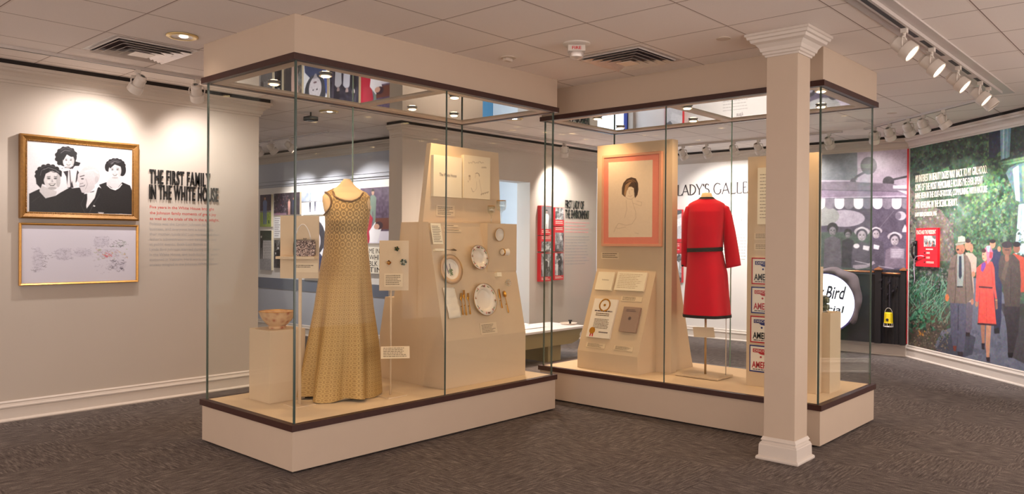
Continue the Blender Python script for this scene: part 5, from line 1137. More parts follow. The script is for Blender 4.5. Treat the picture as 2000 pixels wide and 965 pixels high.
# ------------------------------------------------------------------ far room picture wall
def ffr(tl, br, lift=0): return frame_px((3.84-lift, 0, 0), (-1, 0, 0), (0, -1, 0), tl, br)
b = MB().box(3.832, 3.84, 2.94, 9.2, .64, .80); tag(b.build('trim_slate_band', m_band), kind='structure')
b = MB().box(3.834, 3.84, 2.94, 9.2, .80, 2.16); tag(b.build('trim_white_backing', m_white), kind='structure')
b = MB()
for z0, z1, d in ((2.17, 2.19, .02), (2.20, 2.24, .04), (2.25, 2.27, .025)): b.box(3.84-d, 3.84, 3.74, 9.2, z0, z1)
b.box(3.815, 3.84, 3.74, 3.78, .66, 2.2); tag(b.build('trim_picture_frame', m_bluewall), kind='structure')
def wallpic(label, x0, yt, x1, yb, painter, res=90, lift=.04, edge=m_paper):
    A = atx(x0, yt, 3.84-lift); Bq = atx(x1, 480, 3.84-lift); C = atx(x0, yb, 3.84-lift); f = Frame(A, (0, -1, 0), A.y-Bq.y, A.z-C.z)
    t = thing('wall_photograph', label, 'photograph', f.p(.5, .5), 'photographs on the far room wall'); b = MB(); f.slab(b, lift-.006); b.build('mount_board', edge, t)
    cv = Canvas(f, res, (128, 128, 128)); painter(cv); cv.blur(1); cv.build('photograph', m_print, t); return f
def R(cv, a, b_, c_, d, col, al=1): cv.rect(a, b_, c_, d, col, al)
def p_lawn(cv): R(cv, 0, 0, 1, .5, (60, 44, 70)); R(cv, 0, .55, 1, 1, (156, 178, 84)); cv.noise(18, 4, 1); stand_fig(cv, .45, .92, .88, (96, 116, 170), (180, 130, 110)); R(cv, .75, .8, .85, .9, (60, 90, 60))
def p_stairs(cv):
    R(cv, 0, 0, 1, .25, (50, 60, 50)); R(cv, 0, .25, 1, .72, (200, 196, 196))
    for k in range(12): R(cv, .3, .26+k*.04, 1, .275+k*.04, (120, 116, 118))
    R(cv, 0, .72, 1, 1, (150, 148, 152)); stand_fig(cv, .12, .72, .62, (40, 38, 42)); cv.noise(14, 3, 2)
def p_tree(cv):
    R(cv, 0, 0, 1, 1, (48, 36, 50)); cv.noise(26, 6, 3); rg = random.Random(2)
    for k in range(60): x, y = rg.random()*.55+.02, rg.random(); cv._poly([((x+.012*math.cos(a))*cv.W, (y+.02*math.sin(a))*cv.H) for a in [q*math.pi/3 for q in range(6)]], (200, 180, 190) if k % 3 else (180, 60, 60))
    stand_fig(cv, .60, 1.0, .75, (226, 170, 160), (210, 160, 140)); stand_fig(cv, .76, 1.05, .85, (50, 60, 84), (190, 150, 130)); R(cv, 0, .9, .5, 1, (150, 120, 140))
def p_snow(cv): R(cv, 0, 0, 1, .4, (168, 180, 206)); cv.noise(26, 5, 4); R(cv, 0, .45, 1, 1, (228, 232, 244)); stand_fig(cv, .36, .88, .52, (50, 50, 66)); stand_fig(cv, .56, .86, .52, (60, 62, 80))
def p_text(cv):
    R(cv, 0, 0, 1, 1, (244, 242, 244))
    for k in range(9): R(cv, .12, .06+k*.1, .9-.2*(k % 3)/2, .10+k*.1, (170, 166, 172))
def p_bw(cv): photo_noise(cv, 9, 20, 210); stand_fig(cv, .6, 1.1, .9, (30, 28, 32), (210, 206, 208)); stand_fig(cv, .25, 1.2, .8, (70, 66, 72), (200, 196, 198))
def p_sepia(cv): photo_noise(cv, 12, 60, 220, 20, (1, .86, .78)); stand_fig(cv, .6, 1.05, .9, (226, 190, 176), (220, 180, 160)); stand_fig(cv, .25, 1.05, .85, (60, 50, 56), (190, 150, 140))
def p_port(cv):
    W, H = cv.W, cv.H; R(cv, 0, 0, 1, 1, (236, 238, 246))
    el = lambda x, y, rx, ry, c_: cv._poly([((x+rx*math.cos(a))*W, (y+ry*math.sin(a))*H) for a in [q*math.pi/10 for q in range(20)]], c_)
    cv._poly([(0, H), (.05*W, .70*H), (.3*W, .58*H), (.7*W, .58*H), (.95*W, .70*H), (W, H)], (52, 60, 100)); el(.5, .34, .46, .29, (50, 48, 58)); el(.5, .40, .27, .19, (188, 182, 190)); cv._poly([(.40*W, .56*H), (.60*W, .56*H), (.55*W, .64*H), (.49*W, .64*H)], (150, 144, 152))
    for x in (.42, .58): el(x, .38, .035, .012, (40, 36, 44))
    el(.5, .50, .07, .015, (90, 60, 70)); cv._poly([(.75*W, .9*H), (.95*W, .3*H), (W, .25*H), (W, .6*H)], (60, 76, 140)); cv.noise(16, 4, 8)
def p_hall(cv):
    R(cv, 0, 0, 1, 1, (52, 48, 62)); cv.noise(22, 6, 6); R(cv, .0, .8, 1, 1, (150, 140, 156)); stand_fig(cv, .30, .95, .58, (196, 196, 206), (160, 140, 140)); stand_fig(cv, .60, .95, .62, (180, 180, 194), (160, 140, 140)); stand_fig(cv, .82, .9, .6, (30, 28, 36)); R(cv, .10, .1, .14, .8, (90, 84, 100))
def p_family(cv):
    W, H = cv.W, cv.H; R(cv, 0, 0, 1, 1, (92, 74, 100)); cv.noise(22, 6, 7); R(cv, .5, .55, 1, .75, (110, 60, 50)); R(cv, .3, .78, 1, 1, (226, 220, 236))
    stand_fig(cv, .42, .75, .72, (120, 140, 130), (190, 150, 130)); cv._poly([(.0, .42*H), (.25*W, .40*H), (.42*W, .55*H), (.30*W, H), (0, H)], (170, 24, 54)); el = lambda x, y, rx, ry, c_: cv._poly([((x+rx*math.cos(a))*W, (y+ry*math.sin(a))*H) for a in [q*math.pi/10 for q in range(20)]], c_)
    el(.24, .36, .13, .07, (196, 150, 130)); cv._poly([(.30*W, .78*H), (.50*W, .62*H), (.70*W, .74*H), (.58*W, .98*H), (.34*W, .98*H)], (240, 238, 246)); el(.62, .68, .13, .07, (60, 36, 50)); el(.55, .70, .09, .05, (206, 160, 140))
wallpic('far room photograph of a girl in blue on a lawn beside the wall end', 508, 381, 529.3, 443, p_lawn); wallpic('far room photograph of a figure on stone steps beside the wall end', 508, 450.5, 530, 527, p_stairs)
wallpic('far room photograph of a couple beside a decorated tree', 535, 378.5, 585, 420.6, p_tree); wallpic('far room photograph of two people walking in snow', 589, 377, 636.6, 420, p_snow)
wallpic('far room white text board left of the handbag panel', 535, 424, 548, 465, p_text, 50); wallpic('far room black and white photograph of faces left of the handbag panel', 535, 469, 549, 523, p_bw, 60)
wallpic('far room sepia wedding photograph hidden behind the handbag panel', 553, 426, 588, 530, p_sepia); wallpic('far room portrait photograph in dark blue clothing behind the gown', 592, 424, 637, 541, p_port, 120); wallpic('far room dark photograph of two white-dressed figures behind the gown', 643, 400, 699, 540, p_hall, 110)
wallpic('far room colour photograph of a family with a child in white, right of the gown', 704, 368, 763, 475, p_family, 130)
Aq = atx(704, 483, 3.80); Bq = atx(764, 483, 3.80); Cq = atx(704, 533, 3.80); f = Frame(Aq, (0, -1, 0), Aq.y-Bq.y, Aq.z-Cq.z)
t = thing('text_board', 'far room white board of narrow black capitals below the family photograph', 'exhibit panel', f.p(.5, .5)); b = MB(); f.slab(b, .03); b.build('board', m_paperw, t)
for k, s_ in enumerate(('ME IN COM', 'WHILE BE', 'BLK AND', 'TIME')): text('lettering', s_, f.sub(.30, .04+k*.24, .98-(.12 if k == 3 else 0), .23+k*.24), m_black, t)
# ------------------------------------------------------------------ bench by the middle wall
t = thing('bench', 'long low tan bench with white top and scrolled end behind the cases', 'bench', (4.1, 1.85, 0))
MB().box(3.2, 4.98, 1.57, 2.15, .352, .378).build('bench_top', m_benchtop, t, bevel=.003)
pr = [(3.25, .352), (4.94, .352), (4.945, .335), (4.925, .31), (4.90, .295), (4.89, .27), (4.90, .25), (4.87, .22), (4.80, .20), (4.74, .185), (3.25, .185)]
MB().prism([(x, 1.60, z) for x, z in pr], (0, .05, 0)).build('apron', m_bench, t, bevel=.002); MB().prism([(x, 2.07, z) for x, z in pr], (0, .05, 0)).build('apron', m_bench, t, bevel=.002)
for x in (3.4, 4.36): MB().box(x, x+.235, 1.65, 2.07, 0, .352).build('leg', m_bench, t, bevel=.002)
C = Vector((4.93, 1.80, .378)); o = thing('tray', 'round pale tray with a black knob on the bench', 'tray', C)
MB().lathe([(0, 0), (.085, 0), (.10, .012), (.104, .018), (.098, .016), (.08, .006), (0, .006)], C, seg=40, cap=False).build('tray_dish', m_plastic, o, smooth='auto')
MB().lathe([(0, .006), (.014, .006), (.012, .03), (.024, .04), (.024, .052), (0, .054)], C+Vector((.02, -.01, 0)), seg=20, cap=False).build('knob', m_black, o, smooth='auto')
t = NT('crumpled_tissue'); t.p.inputs['Base Color'].default_value = (*lin((228, 220, 222)), 1); m_tis = t.m
b = MB(); rg = random.Random(4); N_ = 26
vs = [(4.02+.5*i/N_+rg.random()*.01, 1.78+.32*j/12+rg.random()*.01, .380+.05*rg.random()*math.sin(math.pi*i/N_)*math.sin(math.pi*j/12)+.004) for i in range(N_+1) for j in range(13)]
b.add(vs, [(i*13+j, (i+1)*13+j, (i+1)*13+j+1, i*13+j+1) for i in range(N_) for j in range(12)]); tag(b.build('paper', m_tis), 'crumpled white paper lying on the bench beside the doorway', 'paper')

# ------------------------------------------------------------------ grey awning mural
wm = Frame(atx(1601, 301, GX-.004), (0, -1, 0), atx(1601, 480, GX).y-atx(1771, 480, GX).y, 2.532-.152); wm.o.z = 2.528; wm = Frame((GX-.006, .18, 2.528), (0, -1, 0), .18+1.212, 2.528-.153)
t = thing('wall_mural', 'grey and violet photographic mural of a striped awning over smiling women in hats', 'mural', wm.p(.5, .5)); b = MB(); wm.slab(b, .005); b.build('mural_sheet', m_white, t)
cv = Canvas(wm, 330, (176, 164, 184), (1560, 140, 3.017)); V = (128, 116, 138)
cv.poly([(-200, 470), (350, 470), (345, 640), (-200, 640)], (120, 124, 134)); cv.poly([(345, 470), (640, 450), (640, 640), (345, 660)], (186, 172, 192)); cv.noise(6, 40, 2)
cv.ell(412, 555, 48, 52, (98, 92, 104)); cv.line([(430, 570), (340, 620), (315, 650)], 14, (92, 86, 98)); cv.ell(320, 655, 18, 26, (84, 78, 92)); cv.ell(528, 650, 34, 32, (56, 50, 60)); cv.line([(540, 640), (640, 618)], 12, (60, 54, 66)); cv.line([(520, 670), (540, 690)], 30, (80, 72, 86))
cv.poly([(-200, 652), (280, 648), (560, 662), (640, 690), (640, 712), (-200, 690)], (118, 106, 124)); cv.poly([(-200, 690), (640, 705), (640, 740), (620, 730), (-200, 750)], (134, 118, 142)); cv.line([(-200, 690), (640, 708)], 5, (90, 80, 98)); cv.poly([(555, 670), (640, 672), (640, 690), (555, 690)], (214, 206, 222)); cv.poly([(580, 700), (640, 705), (640, 725)], (220, 214, 228))
cv.poly([(-200, 750), (640, 740), (640, 965), (640, 1000), (-200, 1000)], (84, 76, 94)); cv.ell(270, 865, 120, 50, (176, 166, 184)); cv.ell(130, 850, 110, 60, (150, 150, 152))
x = -180; k = 0
while x < 640:
    w = 56; c_ = (236, 232, 240) if k % 2 else (124, 116, 132)
    cv.poly([(x, 748), (x+w, 748), (x+w, 785)] + [(x+w/2+w/2*math.cos(a), 785+26*math.sin(a)) for a in [q*math.pi/8 for q in range(9)]] + [(x, 785)], c_); x += w; k += 1
cv.ell(600, 850, 32, 26, (190, 184, 198)); cv.ell(585, 850, 18, 22, (120, 112, 130)); cv.line([(470, 930), (560, 820)], 3, (120, 112, 128)); cv.poly([(600, 1000), (610, 930), (625, 900), (640, 930), (640, 1000)], (216, 208, 222))
# people along the carriage, second band of co-ordinates
cv.cs = (1560, 460, 3.017); cv.poly([(-200, -20), (640, -20), (640, 240), (-200, 240)], (92, 84, 104)); cv.poly([(-200, -20), (420, -20), (420, 210), (-200, 215)], (78, 92, 84), .85)
for cx, cy_, r_, cl, hat in ((-60, -45, 34, (70, 66, 76), 0), (200, -35, 36, (98, 92, 104), 0), (290, -10, 26, (60, 56, 66), 0), (372, -8, 42, (90, 84, 98), 1), (455, -15, 34, (84, 78, 94), 1), (565, 20, 40, (120, 108, 126), 1), (60, 0, 36, (66, 70, 68), 0)):
    cv.poly([(cx-r_*1.5, 190), (cx-r_*1.3, cy_+r_*1.6), (cx, cy_+r_), (cx+r_*1.3, cy_+r_*1.6), (cx+r_*1.5, 190)], cl)
    if hat: cv.ell(cx, cy_-r_*.35, r_*1.08, r_*.62, (186, 178, 190)); cv.ell(cx, cy_-r_*.62, r_*.6, r_*.42, (206, 200, 210)); cv.ell(cx, cy_-r_*.02, r_*.80, r_*.74, (74, 68, 82))
    else: cv.ell(cx, cy_-r_*.2, r_*.9, r_*.95, (50, 46, 54))
    cv.face(cx, cy_+r_*.25, r_*.58, r_*.72, (176, 166, 178) if hat else (130, 124, 134), None)
cv.ell(340, 62, 18, 14, (224, 220, 228)); cv.poly([(380, 58), (418, 64), (412, 90), (378, 82)], (222, 216, 226)); cv.poly([(442, 52), (476, 60), (470, 84), (440, 78)], (220, 214, 226)); cv.poly([(320, 175), (400, 170), (440, 150), (450, 165), (400, 190), (340, 200), (318, 190)], (160, 150, 164)); cv.line([(330, 150), (420, 170)], 4, (200, 194, 206)); cv.poly([(538, 75), (622, 78), (618, 136), (540, 134)], (150, 140, 158)); rg = random.Random(6)
for k in range(5):
    cv.line([(545, 84+k*10), (545+55+rg.random()*18, 85+k*10)], 2.5, (200, 194, 208))
cv.line([(470, 180), (560, 195)], 3, (200, 190, 206)); cv.poly([(-200, 205), (640, 200), (640, 760), (-200, 760)], (48, 48, 56)); cv.blur(2); cv.noise(9, 3, 5); cv.noise(10, 12, 6)
cv.build('photograph', m_printg, t)
b = MB().box(GX-.014, GX-.002, -1.214, -1.196, .16, 2.53); tag(b.build('trim_red_strip', m_red), 'thin red vertical strip between the two murals', 'trim', kind='structure')

# ------------------------------------------------------------------ forest mural on the angled right wall
L2 = 2.9; gm = Frame(GC+GD*.02+GN*.006+Vector((0, 0, 2.528)), GD, L2, 2.528-.153)
t = thing('wall_mural', 'huge colour mural of people walking a forest path below a waterfall', 'mural', gm.p(.5, .5)); b = MB(); gm.slab(b, .005); b.build('mural_sheet', m_white, t)
cv = Canvas(gm, 620, (62, 84, 66), (1740, 220, 3.446)); rg = random.Random(21); A_ = cv
cv.noise(26, 60, 1); cv.noise(26, 18, 2)
GREENS = [(40, 72, 54), (58, 96, 68), (30, 48, 38), (84, 122, 84), (110, 146, 96), (24, 34, 30)]
def foliage(x0, y0, x1, y1, n, cols, s0, s1, seed, al=.8):
    rg = random.Random(seed)
    for _ in range(n):
        x, y = x0+rg.random()*(x1-x0), y0+rg.random()*(y1-y0); s_ = s0+rg.random()*(s1-s0); c_ = cols[rg.randrange(len(cols))]
        cv.ell(x, y, s_, s_*(.4+.5*rg.random()), c_, al, rg.random()*3)
foliage(100, 20, 1100, 520, 420, GREENS[:4]+[GREENS[5]], 8, 26, 1); foliage(120, 60, 340, 400, 200, [(44, 84, 68), (70, 118, 92), (30, 52, 44)], 5, 12, 2); foliage(340, 40, 700, 300, 260, [(30, 52, 40), (46, 78, 54), (20, 28, 26), (96, 130, 86)], 5, 12, 3)
foliage(500, 470, 860, 960, 620, [(104, 140, 92), (84, 124, 84), (128, 156, 108), (62, 100, 72), (74, 112, 76)], 5, 14, 4, .6); foliage(620, 200, 760, 500, 120, [(70, 110, 76), (96, 136, 80)], 6, 14, 5)
cv.poly([(660, 140), (740, 110), (740, 250), (690, 310), (660, 300)], (34, 42, 62)); cv.poly([(735, 110), (810, 95), (800, 300), (740, 320)], (120, 160, 176)); cv.line([(760, 105), (756, 310)], 10, (186, 214, 222)); cv.line([(785, 105), (780, 310)], 7, (150, 186, 198)); cv.poly([(810, 95), (1100, 60), (1100, 280), (800, 310)], (44, 58, 50)); foliage(815, 90, 1100, 280, 90, [(54, 74, 60), (34, 44, 42), (78, 98, 74)], 6, 16, 6)
cv.poly([(745, 328), (900, 296), (1100, 270), (1100, 300), (900, 330), (800, 352), (750, 352)], (110, 150, 108)); cv.line([(745, 345), (900, 314), (1100, 286)], 4, (60, 84, 66)); cv.poly([(770, 400), (790, 370), (840, 342), (900, 332), (1000, 322), (1100, 330), (1100, 620), (870, 620), (840, 560), (800, 470)], (92, 124, 128)); cv.line([(770, 405), (792, 372), (840, 346), (900, 334)], 7, (50, 70, 58)); cv.poly([(820, 380), (860, 355), (870, 600), (840, 590)], (182, 206, 212)); cv.poly([(880, 360), (960, 340), (960, 600), (890, 600)], (120, 146, 120))
cv.poly([(860, 620), (930, 610), (930, 960), (830, 960), (850, 760)], (196, 222, 232)); cv.line([(880, 640), (866, 900)], 8, (140, 180, 200)); cv.line([(900, 640), (892, 940)], 7, (226, 240, 246)); foliage(920, 620, 1100, 980, 120, [(40, 60, 50), (60, 88, 70), (90, 120, 80)], 8, 18, 7)
# mossy trunk behind the red panel
cv.poly([(120, 480), (200, 600), (330, 650), (420, 760), (430, 1000), (120, 1000)], (112, 104, 96)); foliage(110, 560, 430, 990, 320, [(130, 120, 112), (94, 88, 80), (90, 120, 92), (150, 142, 136), (120, 150, 110)], 4, 11, 8); foliage(110, 420, 200, 980, 120, [(60, 70, 56), (84, 100, 80), (44, 52, 44)], 5, 10, 9)
cv.noise(18, 3, 14, mono=False); cv.noise(14, 8, 15)
cv.cs = (1740, 460, 3.0156)
foliage(100, 180, 380, 420, 260, [(150, 140, 138), (118, 108, 104), (170, 160, 164), (90, 84, 84)], 4, 10, 10, .6); foliage(640, -40, 1000, 240, 120, [(60, 90, 70), (40, 54, 50), (90, 120, 100)], 6, 14, 20)
cv.poly([(480, 250), (520, 250), (655, 330), (760, 480), (1000, 700), (1000, 900), (784, 810), (560, 745), (270, 690), (180, 660), (300, 560), (430, 520)], (112, 116, 134)); foliage(200, 560, 900, 800, 120, [(98, 102, 120), (126, 130, 148), (84, 88, 104)], 10, 30, 11, .5); cv.poly([(250, 680), (330, 590), (430, 560), (500, 600), (480, 700), (430, 715)], (62, 64, 78), .7); cv.poly([(640, 400), (700, 560), (720, 720), (1000, 860), (1000, 400)], (66, 58, 58), .75)
cv.poly([(100, 420), (340, 400), (350, 520), (300, 560), (260, 640), (270, 690), (100, 640)], (92, 82, 74)); foliage(100, 480, 345, 680, 260, [(126, 114, 98), (74, 66, 58), (60, 84, 62), (150, 138, 118), (96, 88, 76)], 3, 8, 12)
rg = random.Random(13)
for k in range(170):     # fern fronds
    x, y = 105+rg.random()*240, 300+rg.random()*230; a = -1.57+(rg.random()-.5)*1.7; L_ = 40+rg.random()*90; c_ = [(70, 134, 108), (110, 170, 140), (46, 96, 78), (136, 190, 158)][rg.randrange(4)]
    pts = [(x+L_*s_*math.cos(a+.25*s_), y+L_*s_*math.sin(a)+14*s_*s_) for s_ in (0, .35, .7, 1)]; cv.line(pts, 3.5, c_, .8)
foliage(100, 100, 200, 330, 90, [(120, 160, 140), (80, 120, 100), (150, 180, 160)], 3, 8, 16); foliage(110, 430, 260, 560, 80, [(60, 120, 94), (90, 156, 124), (36, 70, 56)], 6, 12, 17); foliage(160, 560, 210, 590, 14, [(210, 140, 60)], 3, 6, 18); foliage(100, 560, 340, 680, 70, [(140, 128, 112), (60, 54, 50)], 2, 4, 19)
SK = (196, 136, 108); SKD = (150, 104, 84)
# dark-suited men at right
cv.poly([(590, 88), (625, 80), (648, 100), (655, 300), (650, 500), (640, 575), (608, 575), (606, 300)], (52, 54, 84)); cv.ell(600, 50, 17, 26, SK); cv.ell(600, 34, 18, 12, (40, 30, 30)); cv.poly([(635, 540), (640, 575), (612, 578), (608, 550)], (34, 28, 30)); cv.ell(638, 80, 10, 16, SK)
cv.poly([(705, 120), (725, 104), (784, 128), (800, 330), (765, 335), (750, 180)], (204, 84, 60)); cv.ell(741, 74, 20, 30, SKD); cv.ell(741, 52, 22, 16, (36, 28, 30)); cv.poly([(790, 60), (1000, 60), (1000, 560), (790, 560)], (60, 70, 74), .6)
cv.poly([(660, 405), (762, 410), (752, 560), (722, 692), (690, 692), (684, 560)], (58, 50, 54)); cv.poly([(646, 120), (680, 112), (724, 112), (758, 150), (766, 260), (760, 420), (672, 416), (660, 300), (634, 240), (636, 160)], (84, 72, 66)); cv.ell(684, 82, 28, 38, (128, 90, 74)); cv.ell(684, 54, 32, 20, (50, 42, 46)); cv.poly([(676, 140), (694, 126), (696, 160), (670, 270), (650, 250)], (104, 88, 78)); cv.ell(684, 132, 13, 22, (150, 104, 84)); cv.poly([(688, 690), (722, 690), (716, 720), (692, 718)], (30, 26, 28)); cv.line([(708, 200), (704, 400)], 4, (60, 50, 48)); cv.line([(670, 85), (698, 85)], 5, (50, 36, 34))
# second man behind
cv.poly([(444, 395), (484, 385), (478, 545), (466, 580), (440, 580)], (106, 98, 112)); cv.poly([(440, 100), (480, 104), (506, 130), (504, 210), (486, 240), (492, 330), (474, 392), (446, 392)], (196, 172, 158)); cv.ell(454, 58, 18, 32, SK); cv.ell(454, 32, 18, 12, (60, 46, 42)); cv.ell(474, 74, 12, 26, SK, .8); cv.poly([(438, 568), (466, 572), (464, 596), (438, 590)], (50, 36, 36)); cv.ell(486, 228, 12, 16, SK)
# man in hat and safari jacket
cv.poly([(350, 395), (442, 402), (444, 560), (430, 690), (392, 688), (400, 560), (384, 655), (366, 655), (352, 540)], (92, 92, 112)); cv.line([(398, 410), (396, 560)], 5, (60, 60, 76)); cv.poly([(366, 648), (388, 650), (384, 680), (370, 680)], (120, 60, 50)); cv.poly([(392, 682), (426, 686), (424, 712), (396, 708)], (60, 50, 56))
cv.poly([(388, 108), (356, 134), (340, 200), (326, 345), (346, 352), (346, 396), (444, 402), (470, 380), (488, 372), (486, 320), (470, 160), (452, 122), (430, 106)], (124, 108, 98)); cv.poly([(392, 108), (428, 108), (432, 200), (424, 300), (390, 300)], (158, 168, 164)); cv.poly([(402, 122), (416, 122), (418, 240), (408, 258), (400, 240)], (44, 52, 70)); cv.line([(388, 120), (378, 200), (384, 300), (376, 396)], 4, (84, 72, 66)); cv.line([(436, 120), (440, 300), (444, 400)], 4, (84, 72, 66)); cv.poly([(344, 190), (378, 186), (376, 200), (344, 204)], (100, 86, 78)); cv.line([(390, 302), (424, 302)], 7, (40, 34, 36)); cv.line([(466, 160), (478, 330)], 4, (90, 78, 70))
cv.ell(332, 366, 12, 22, (220, 130, 80)); cv.ell(480, 390, 9, 18, SK); cv.ell(410, 78, 27, 34, (170, 116, 92)); cv.line([(388, 84), (402, 84)], 9, (48, 34, 32)); cv.poly([(414, 80), (426, 96), (414, 98)], (140, 90, 72)); cv.line([(402, 106), (424, 104)], 3, (110, 60, 54)); cv.poly([(394, 46), (397, 8), (418, 2), (437, 8), (440, 42)], (178, 180, 166)); cv.poly([(378, 52), (396, 42), (440, 38), (446, 46), (420, 54), (384, 60)], (150, 152, 140)); cv.line([(396, 42), (439, 38)], 5, (110, 110, 100))
# woman in coral coat and scarf
cv.poly([(530, 522), (554, 524), (552, 640), (538, 642), (532, 580)], (178, 124, 100)); cv.poly([(562, 526), (592, 528), (584, 640), (580, 722), (564, 722), (558, 640)], (206, 150, 120)); cv.poly([(534, 634), (554, 634), (552, 672), (536, 668)], (50, 40, 50)); cv.poly([(560, 716), (584, 716), (584, 744), (566, 740)], (56, 40, 44))
cv.poly([(536, 164), (560, 150), (598, 156), (610, 190), (616, 300), (626, 372), (614, 372), (602, 300), (622, 528), (512, 522), (522, 310), (516, 392), (498, 386), (502, 280), (506, 190)], (240, 88, 76)); cv.poly([(518, 297), (600, 303), (598, 313), (518, 307)], (84, 40, 46)); cv.poly([(511, 514), (622, 522), (623, 532), (511, 524)], (60, 30, 40)); cv.line([(524, 320), (516, 510)], 4, (206, 66, 60)); cv.line([(592, 180), (602, 300)], 4, (206, 62, 58)); cv.line([(560, 320), (566, 510)], 3, (220, 74, 66)); cv.ell(506, 404, 9, 16, SK); cv.poly([(614, 372), (628, 372), (630, 432), (618, 436)], (160, 110, 90)); cv.line([(614, 380), (628, 380)], 4, (220, 200, 120))
cv.ell(554, 118, 17, 32, (226, 164, 134)); cv.poly([(548, 84), (566, 60), (586, 58), (602, 100), (600, 128), (580, 158), (566, 170), (566, 130), (562, 100)], (206, 120, 150)); cv.poly([(562, 64), (586, 60), (580, 100), (570, 96)], (150, 190, 210)); cv.poly([(584, 96), (602, 100), (594, 136), (580, 130)], (220, 60, 70)); cv.poly([(534, 168), (552, 156), (560, 164), (558, 184), (542, 216), (530, 206)], (124, 70, 160)); cv.ell(548, 90, 13, 12, (70, 44, 44)); cv.line([(541, 112), (550, 112)], 4, (80, 50, 46)); cv.line([(540, 134), (550, 136)], 4, (190, 60, 60))
cv.blur(1); cv.noise(9, 2, 30, mono=False); cv.noise(7, 5, 31)
cv.build('photograph', m_printg, t)
def grfr(tl, br, lift=.01): return frame_px(GC+GN*lift, GN, GD, tl, br)
def gline(x0, yt0, x1, yt1, h):
    A = atp(x0, yt0, GC+GN*.012, GN); Bq = atp(x1, yt1, GC+GN*.012, GN); C = atp(x0, yt0+h, GC+GN*.012, GN); return Frame(A, GD, (Bq-A).dot(GD), A.z-C.z)
LN = [('MY INTEREST IN BEAUTY DATES WAY BACK TO MY GIRLHOOD.', 1788, 342.5, 1928, 322, 14), ('SOME OF THE MOST MEMORABLE HOURS I\u2019VE EVER SPENT', 1787.5, 360, 1919.5, 343, 13.5), ('HAVE BEEN IN THE OUT-OF-DOORS, COMMUNING WITH NATURE', 1787.5, 377, 1928, 362, 13.5), ('AND REVELING IN THE SCENIC BEAUTY.', 1787.5, 394.5, 1870, 388, 13), ('LADY BIRD JOHNSON, 1965', 1787, 415, 1829, 412.5, 11)]
t = thing('wall_quotation', 'narrow white capitals of a quotation over the forest mural', 'wall lettering', gline(*LN[0][1:]).o)
for s_, *q in LN: text('lettering', s_, gline(*q), m_paperw, t, depth=.004, off=.0, bold=.0)

# red info panel and handset
f = grfr((1789, 446), (1831.5, 526), .035); A = atp(1789, 446, GC+GN*.035, GN); Bq = atp(1831.5, 447, GC+GN*.035, GN); C = atp(1789, 520, GC+GN*.035, GN); f = Frame(A, GD, (Bq-A).dot(GD), A.z-C.z)
t = thing('info_panel', 'small red information panel with a photograph mounted on the forest mural', 'exhibit panel', f.p(.5, .5)); b = MB(); f.slab(b, .034); b.build('panel_box', mat('bright_red_panel', (224, 22, 40), .4, var=.02), t)
text('heading', 'PLACE AND THE PRESIDENT', f.sub(.04, .05, .92, .16), m_paperw, t, bold=.03)
cv = photo_noise(Canvas(f.sub(.38, .20, .92, .48), 60, (220, 216, 206)), 77, 60, 235, 10)
for k in range(6): stand_fig(cv, .2+.13*k, 1.0, .4+.1*(k % 3), [(40, 44, 70), (180, 50, 50), (60, 56, 60)][k % 3], (190, 140, 120))
cv.build('photograph', m_print, t); rows(MB(), f.sub(.48, .53, .8, .57), 1, 3, .8, 0).build('printed_text', m_paperw, t)
for k in range(3):
    q = f.sub(.38, .63+.12*k, .46, .67+.12*k); MB().prism([q.p(0, 0, .002), q.p(1, 0, .002), q.p(.5, 1, .002)], -q.n*.001).build('button_mark', m_black, t); rows(MB(), f.sub(.5, .62+.12*k, .5+.16+.18*(k == 2), .68+.12*k), 2, 5+k, .5, 0).build('printed_text', m_paperw, t)
t = thing('audio_handset', 'black audio handset with a pale cord hung at the left of the red panel', 'handset', f.p(-.05, .4)); q = lambda px, py, l: atp(px, py, GC+GN*l, GN)
MB().tube([q(1784, 473, .06), q(1781, 484, .075), q(1781, 495, .075), q(1784.5, 504, .06)], [.010, .012, .012, .010], 10).build('grip', m_black, t, smooth=True)
b = MB()
for p_ in ((1787, 476), (1787, 503)): b.lathe([(0, -.02), (.024, -.018), (.028, .004), (.02, .012), (0, .014)], q(*p_, .05), GN, 18)
b.build('earpiece', m_black, t, smooth='auto'); MB().prism([q(1789, 470, .036), q(1792, 470, .036), q(1792, 508, .036), q(1789, 508, .036)], GN*.012).build('cradle', m_black, t)
MB().tube([q(1804, 500.5, .045), q(1797, 499.5, .06), q(1790, 501, .065), q(1785.5, 507, .06), q(1785, 525, .05), q(1786.5, 545, .04), q(1784, 558, .03)], .0045, 8).build('cord', mat('pale_cord', (210, 190, 214), .4), t, smooth=True)

